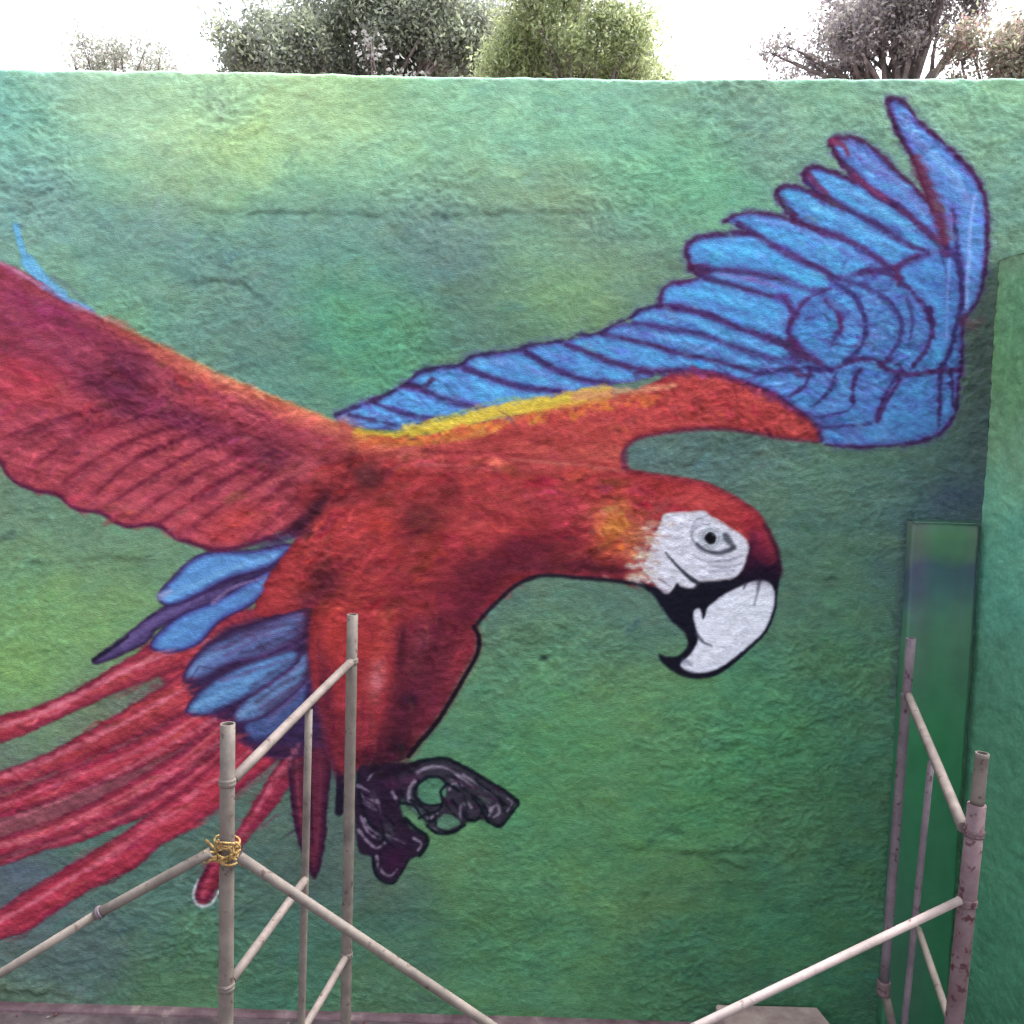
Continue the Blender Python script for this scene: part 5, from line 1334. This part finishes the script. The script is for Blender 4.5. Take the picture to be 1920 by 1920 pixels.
def tree(name, label, cat, base_px, Yt, clumps, palette, leaf=0.05, per=260, group=None, trunk_r=0.07, spread_y=0.5, twigs=40, ratio=0.45):
    """clumps: (px, py, radius px, leaf weight); the crown grows round them"""
    bp = at(base_px, 140, Yt)
    root = thing(name, label, cat, (float(bp[0]), Yt, 0), group)
    sc_ = (Yt + DIST) / F
    cl = [(np.array(at(a, b, Yt)) + [0, rng.uniform(-spread_y, spread_y), 0], r * sc_, w) for a, b, r, w in clumps]
    cen = np.mean([c[0] for c in cl], axis=0)
    # trunk and limbs
    bm = bmesh.new()
    fork = Vector((bp[0], Yt, cen[2] - 1.1))
    tube_bm(bm, (bp[0], Yt, -0.05), fork, trunk_r, 10, trunk_r * 0.7, 0.08, 8)
    bm_obj('trunk', bm, M_BARK, root)
    bm = bmesh.new()
    for c, r, w in cl:
        mid = fork.lerp(Vector(c), 0.5) + Vector((rng.uniform(-.12, .12), rng.uniform(-.12, .12), 0.05))
        tube_bm(bm, fork, mid, trunk_r * 0.30, 6, trunk_r * 0.18, 0.03, 4)
        tube_bm(bm, mid, Vector(c), trunk_r * 0.18, 6, 0.006, 0.03, 4)
        for _ in range(max(2, int(twigs / len(cl)))):
            e = Vector(c) + Vector(rng.normal(size=3)).normalized() * r * rng.uniform(0.4, 0.8)
            tube_bm(bm, mid.lerp(Vector(c), rng.uniform(0.3, 1)), e, 0.006, 4, 0.002, 0.01, 3)
    bm_obj('limb', bm, M_BARK, root)
    # foliage: leaves gathered in sprays on small twigs
    P, Cc = [], []
    pal = [lin(np.array(c) * 0.70 + 82) for c in palette]  # palette lifted and flattened: sky glare over the trees put into leaf colour
    for c, r, w in cl:
        ns = max(3, int(per * w / 2.9))
        v_ = rng.normal(size=(ns, 3)); v_ /= np.linalg.norm(v_, axis=1)[:, None]
        spray = c + v_ * (r * rng.uniform(0.15, 1.0, (ns, 1)) ** 0.6) * [1, 1.1, 0.9]
        pc = np.array([pal[rng.randint(len(pal))] for _ in range(ns)]) * rng.uniform(0.7, 1.3, (ns, 1))
        for k in range(ns):
            m = rng.randint(6, 13)
            P.append(spray[k] + rng.normal(size=(m, 3)) * leaf * 1.5)
            Cc.append(pc[k] * rng.uniform(0.8, 1.2, (m, 1)))
    me = leaves_mesh('crown', np.concatenate(P), leaf, np.concatenate(Cc), ratio)
    o = link_mesh('crown', me, M_LEAF, root)
    return root


def fill(poly_pts, n, r0, r1, w=1.0):
    """clump centres scattered inside an outline"""
    P = np.array(poly_pts, float); out = []
    while len(out) < n:
        x = rng.uniform(P[:, 0].min(), P[:, 0].max()); y = rng.uniform(P[:, 1].min(), P[:, 1].max())
        if inside(np.array([[x]]), np.array([[y]]), P)[0, 0]: out.append((x, y, rng.uniform(r0, r1), w))
    return out


GREY = [(94, 108, 80), (112, 122, 92), (84, 92, 80), (124, 134, 94), (100, 104, 92)]
PURP = [(100, 86, 92), (118, 100, 104), (86, 78, 84), (122, 112, 104), (106, 104, 92)]
YG = [(120, 136, 66), (136, 150, 84), (102, 118, 66), (150, 162, 92), (112, 120, 84)]
tree('grey_green_tree', 'large grey-green tree rising above the wall left of centre', 'tree', 700, 4.6,
     fill([(455, 120), (480, 70), (545, 20), (600, -60), (840, -60), (880, 30), (920, 80), (900, 170), (460, 170)], 46, 26, 46) + [(440, 92, 14, 0.35), (500, 60, 20, 0.5), (905, 75, 22, 0.6)] + [(470 + 40 * k, 125, 30, 0.9) for k in range(12)] + [(620 + 50 * k, 40, 38, 1.0) for k in range(5)],
     GREY, 0.052, 330, trunk_r=0.11, twigs=200)
tree('yellow_green_bush', 'yellow-green leafy bush behind the middle of the wall top', 'bush', 1070, 2.6,
     fill([(900, 150), (920, 80), (990, 40), (1010, -40), (1110, -40), (1130, 30), (1185, 70), (1225, 105), (1250, 150)], 34, 22, 40) + [(1245, 128, 20, 0.5), (1205, 95, 16, 0.4), (1120, 110, 34, 1), (1160, 125, 34, 1), (1060, 120, 34, 1)] + [(910 + 36 * k, 130, 28, 0.9) for k in range(10)] + [(1000, 70, 34, 1), (1060, 50, 38, 1), (1115, 70, 34, 1), (960, 100, 30, 1), (1170, 95, 26, 1)],
     YG, 0.042, 300, trunk_r=0.06, twigs=160, ratio=0.36)
tree('purple_grey_tree', 'purplish grey tree with gaps of white sky above the right of the wall', 'tree', 1690, 4.2,
     fill([(1550, 60), (1570, -20), (1620, -80), (1830, -80), (1800, 60), (1740, 110), (1640, 120), (1540, 120)], 34, 18, 36) + [(1445, 90, 9, 0.35), (1470, 84, 8, 0.3), (1500, 108, 14, 0.4), (1530, 100, 18, 0.6), (1560, 120, 22, 0.8), (1590, 130, 22, 0.8), (1720, 130, 18, 0.7), (1640, 130, 16, 0.5)] + [(1600, 60, 30, 1), (1650, 40, 34, 1), (1700, 50, 30, 1), (1750, 60, 26, 0.9), (1620, 100, 22, 0.9)],
     PURP, 0.05, 210, trunk_r=0.13, twigs=220)
tree('olive_brown_tree', 'olive and brown tree at the far right above the side wall corner', 'tree', 1900, 3.4,
     fill([(1800, 60), (1840, 30), (1900, 60), (2020, -60), (2080, 60), (2060, 160), (1800, 160)], 30, 18, 32), [(120, 120, 78), (132, 110, 96), (104, 110, 80), (140, 96, 88), (100, 92, 82)], 0.046, 240, trunk_r=0.09, twigs=130)
tree('distant_treetop', 'thin sprigs of a distant treetop just over the wall at the left', 'tree', 215, 6.0,
     [(160, 120, 16, 0.9), (205, 118, 18, 1), (262, 122, 16, 0.9), (305, 122, 14, 0.8), (130, 100, 9, 0.4), (150, 110, 14, 0.6), (185, 108, 15, 0.7), (215, 108, 14, 0.7), (245, 116, 14, 0.6), (285, 106, 12, 0.5), (315, 114, 11, 0.4), (180, 90, 6, 0.12), (180, 122, 16, 0.7), (240, 126, 16, 0.7), (290, 124, 14, 0.6)],
     [(120, 120, 106), (110, 118, 96), (118, 126, 98), (130, 122, 118)], 0.05, 110, trunk_r=0.06, twigs=50)
tree('slender_treetop', 'slim upright treetop showing between the grey tree and the yellow-green bush', 'tree', 932, 6.4,
     [(932, 34, 14, 0.7), (934, 14, 12, 0.6), (930, -8, 12, 0.6), (922, 40, 9, 0.4), (946, 26, 9, 0.4), (932, 60, 16, 0.7), (932, 90, 18, 0.7)], [(110, 116, 104), (128, 130, 112), (96, 100, 98)], 0.05, 90, trunk_r=0.05, twigs=30)
tree('blossom_shrub', 'shrub with pale pink blossom in front of the grey-green tree', 'shrub', 735, 2.0,
     [(712, 124, 16, 0.5), (742, 122, 20, 0.8), (760, 118, 12, 0.4), (715, 138, 20, 0.6), (755, 138, 20, 0.6)], [(84, 74, 78), (74, 70, 70), (66, 66, 62), (76, 80, 66), (110, 92, 98)], 0.04, 30, trunk_r=0.03, twigs=30, ratio=0.6)
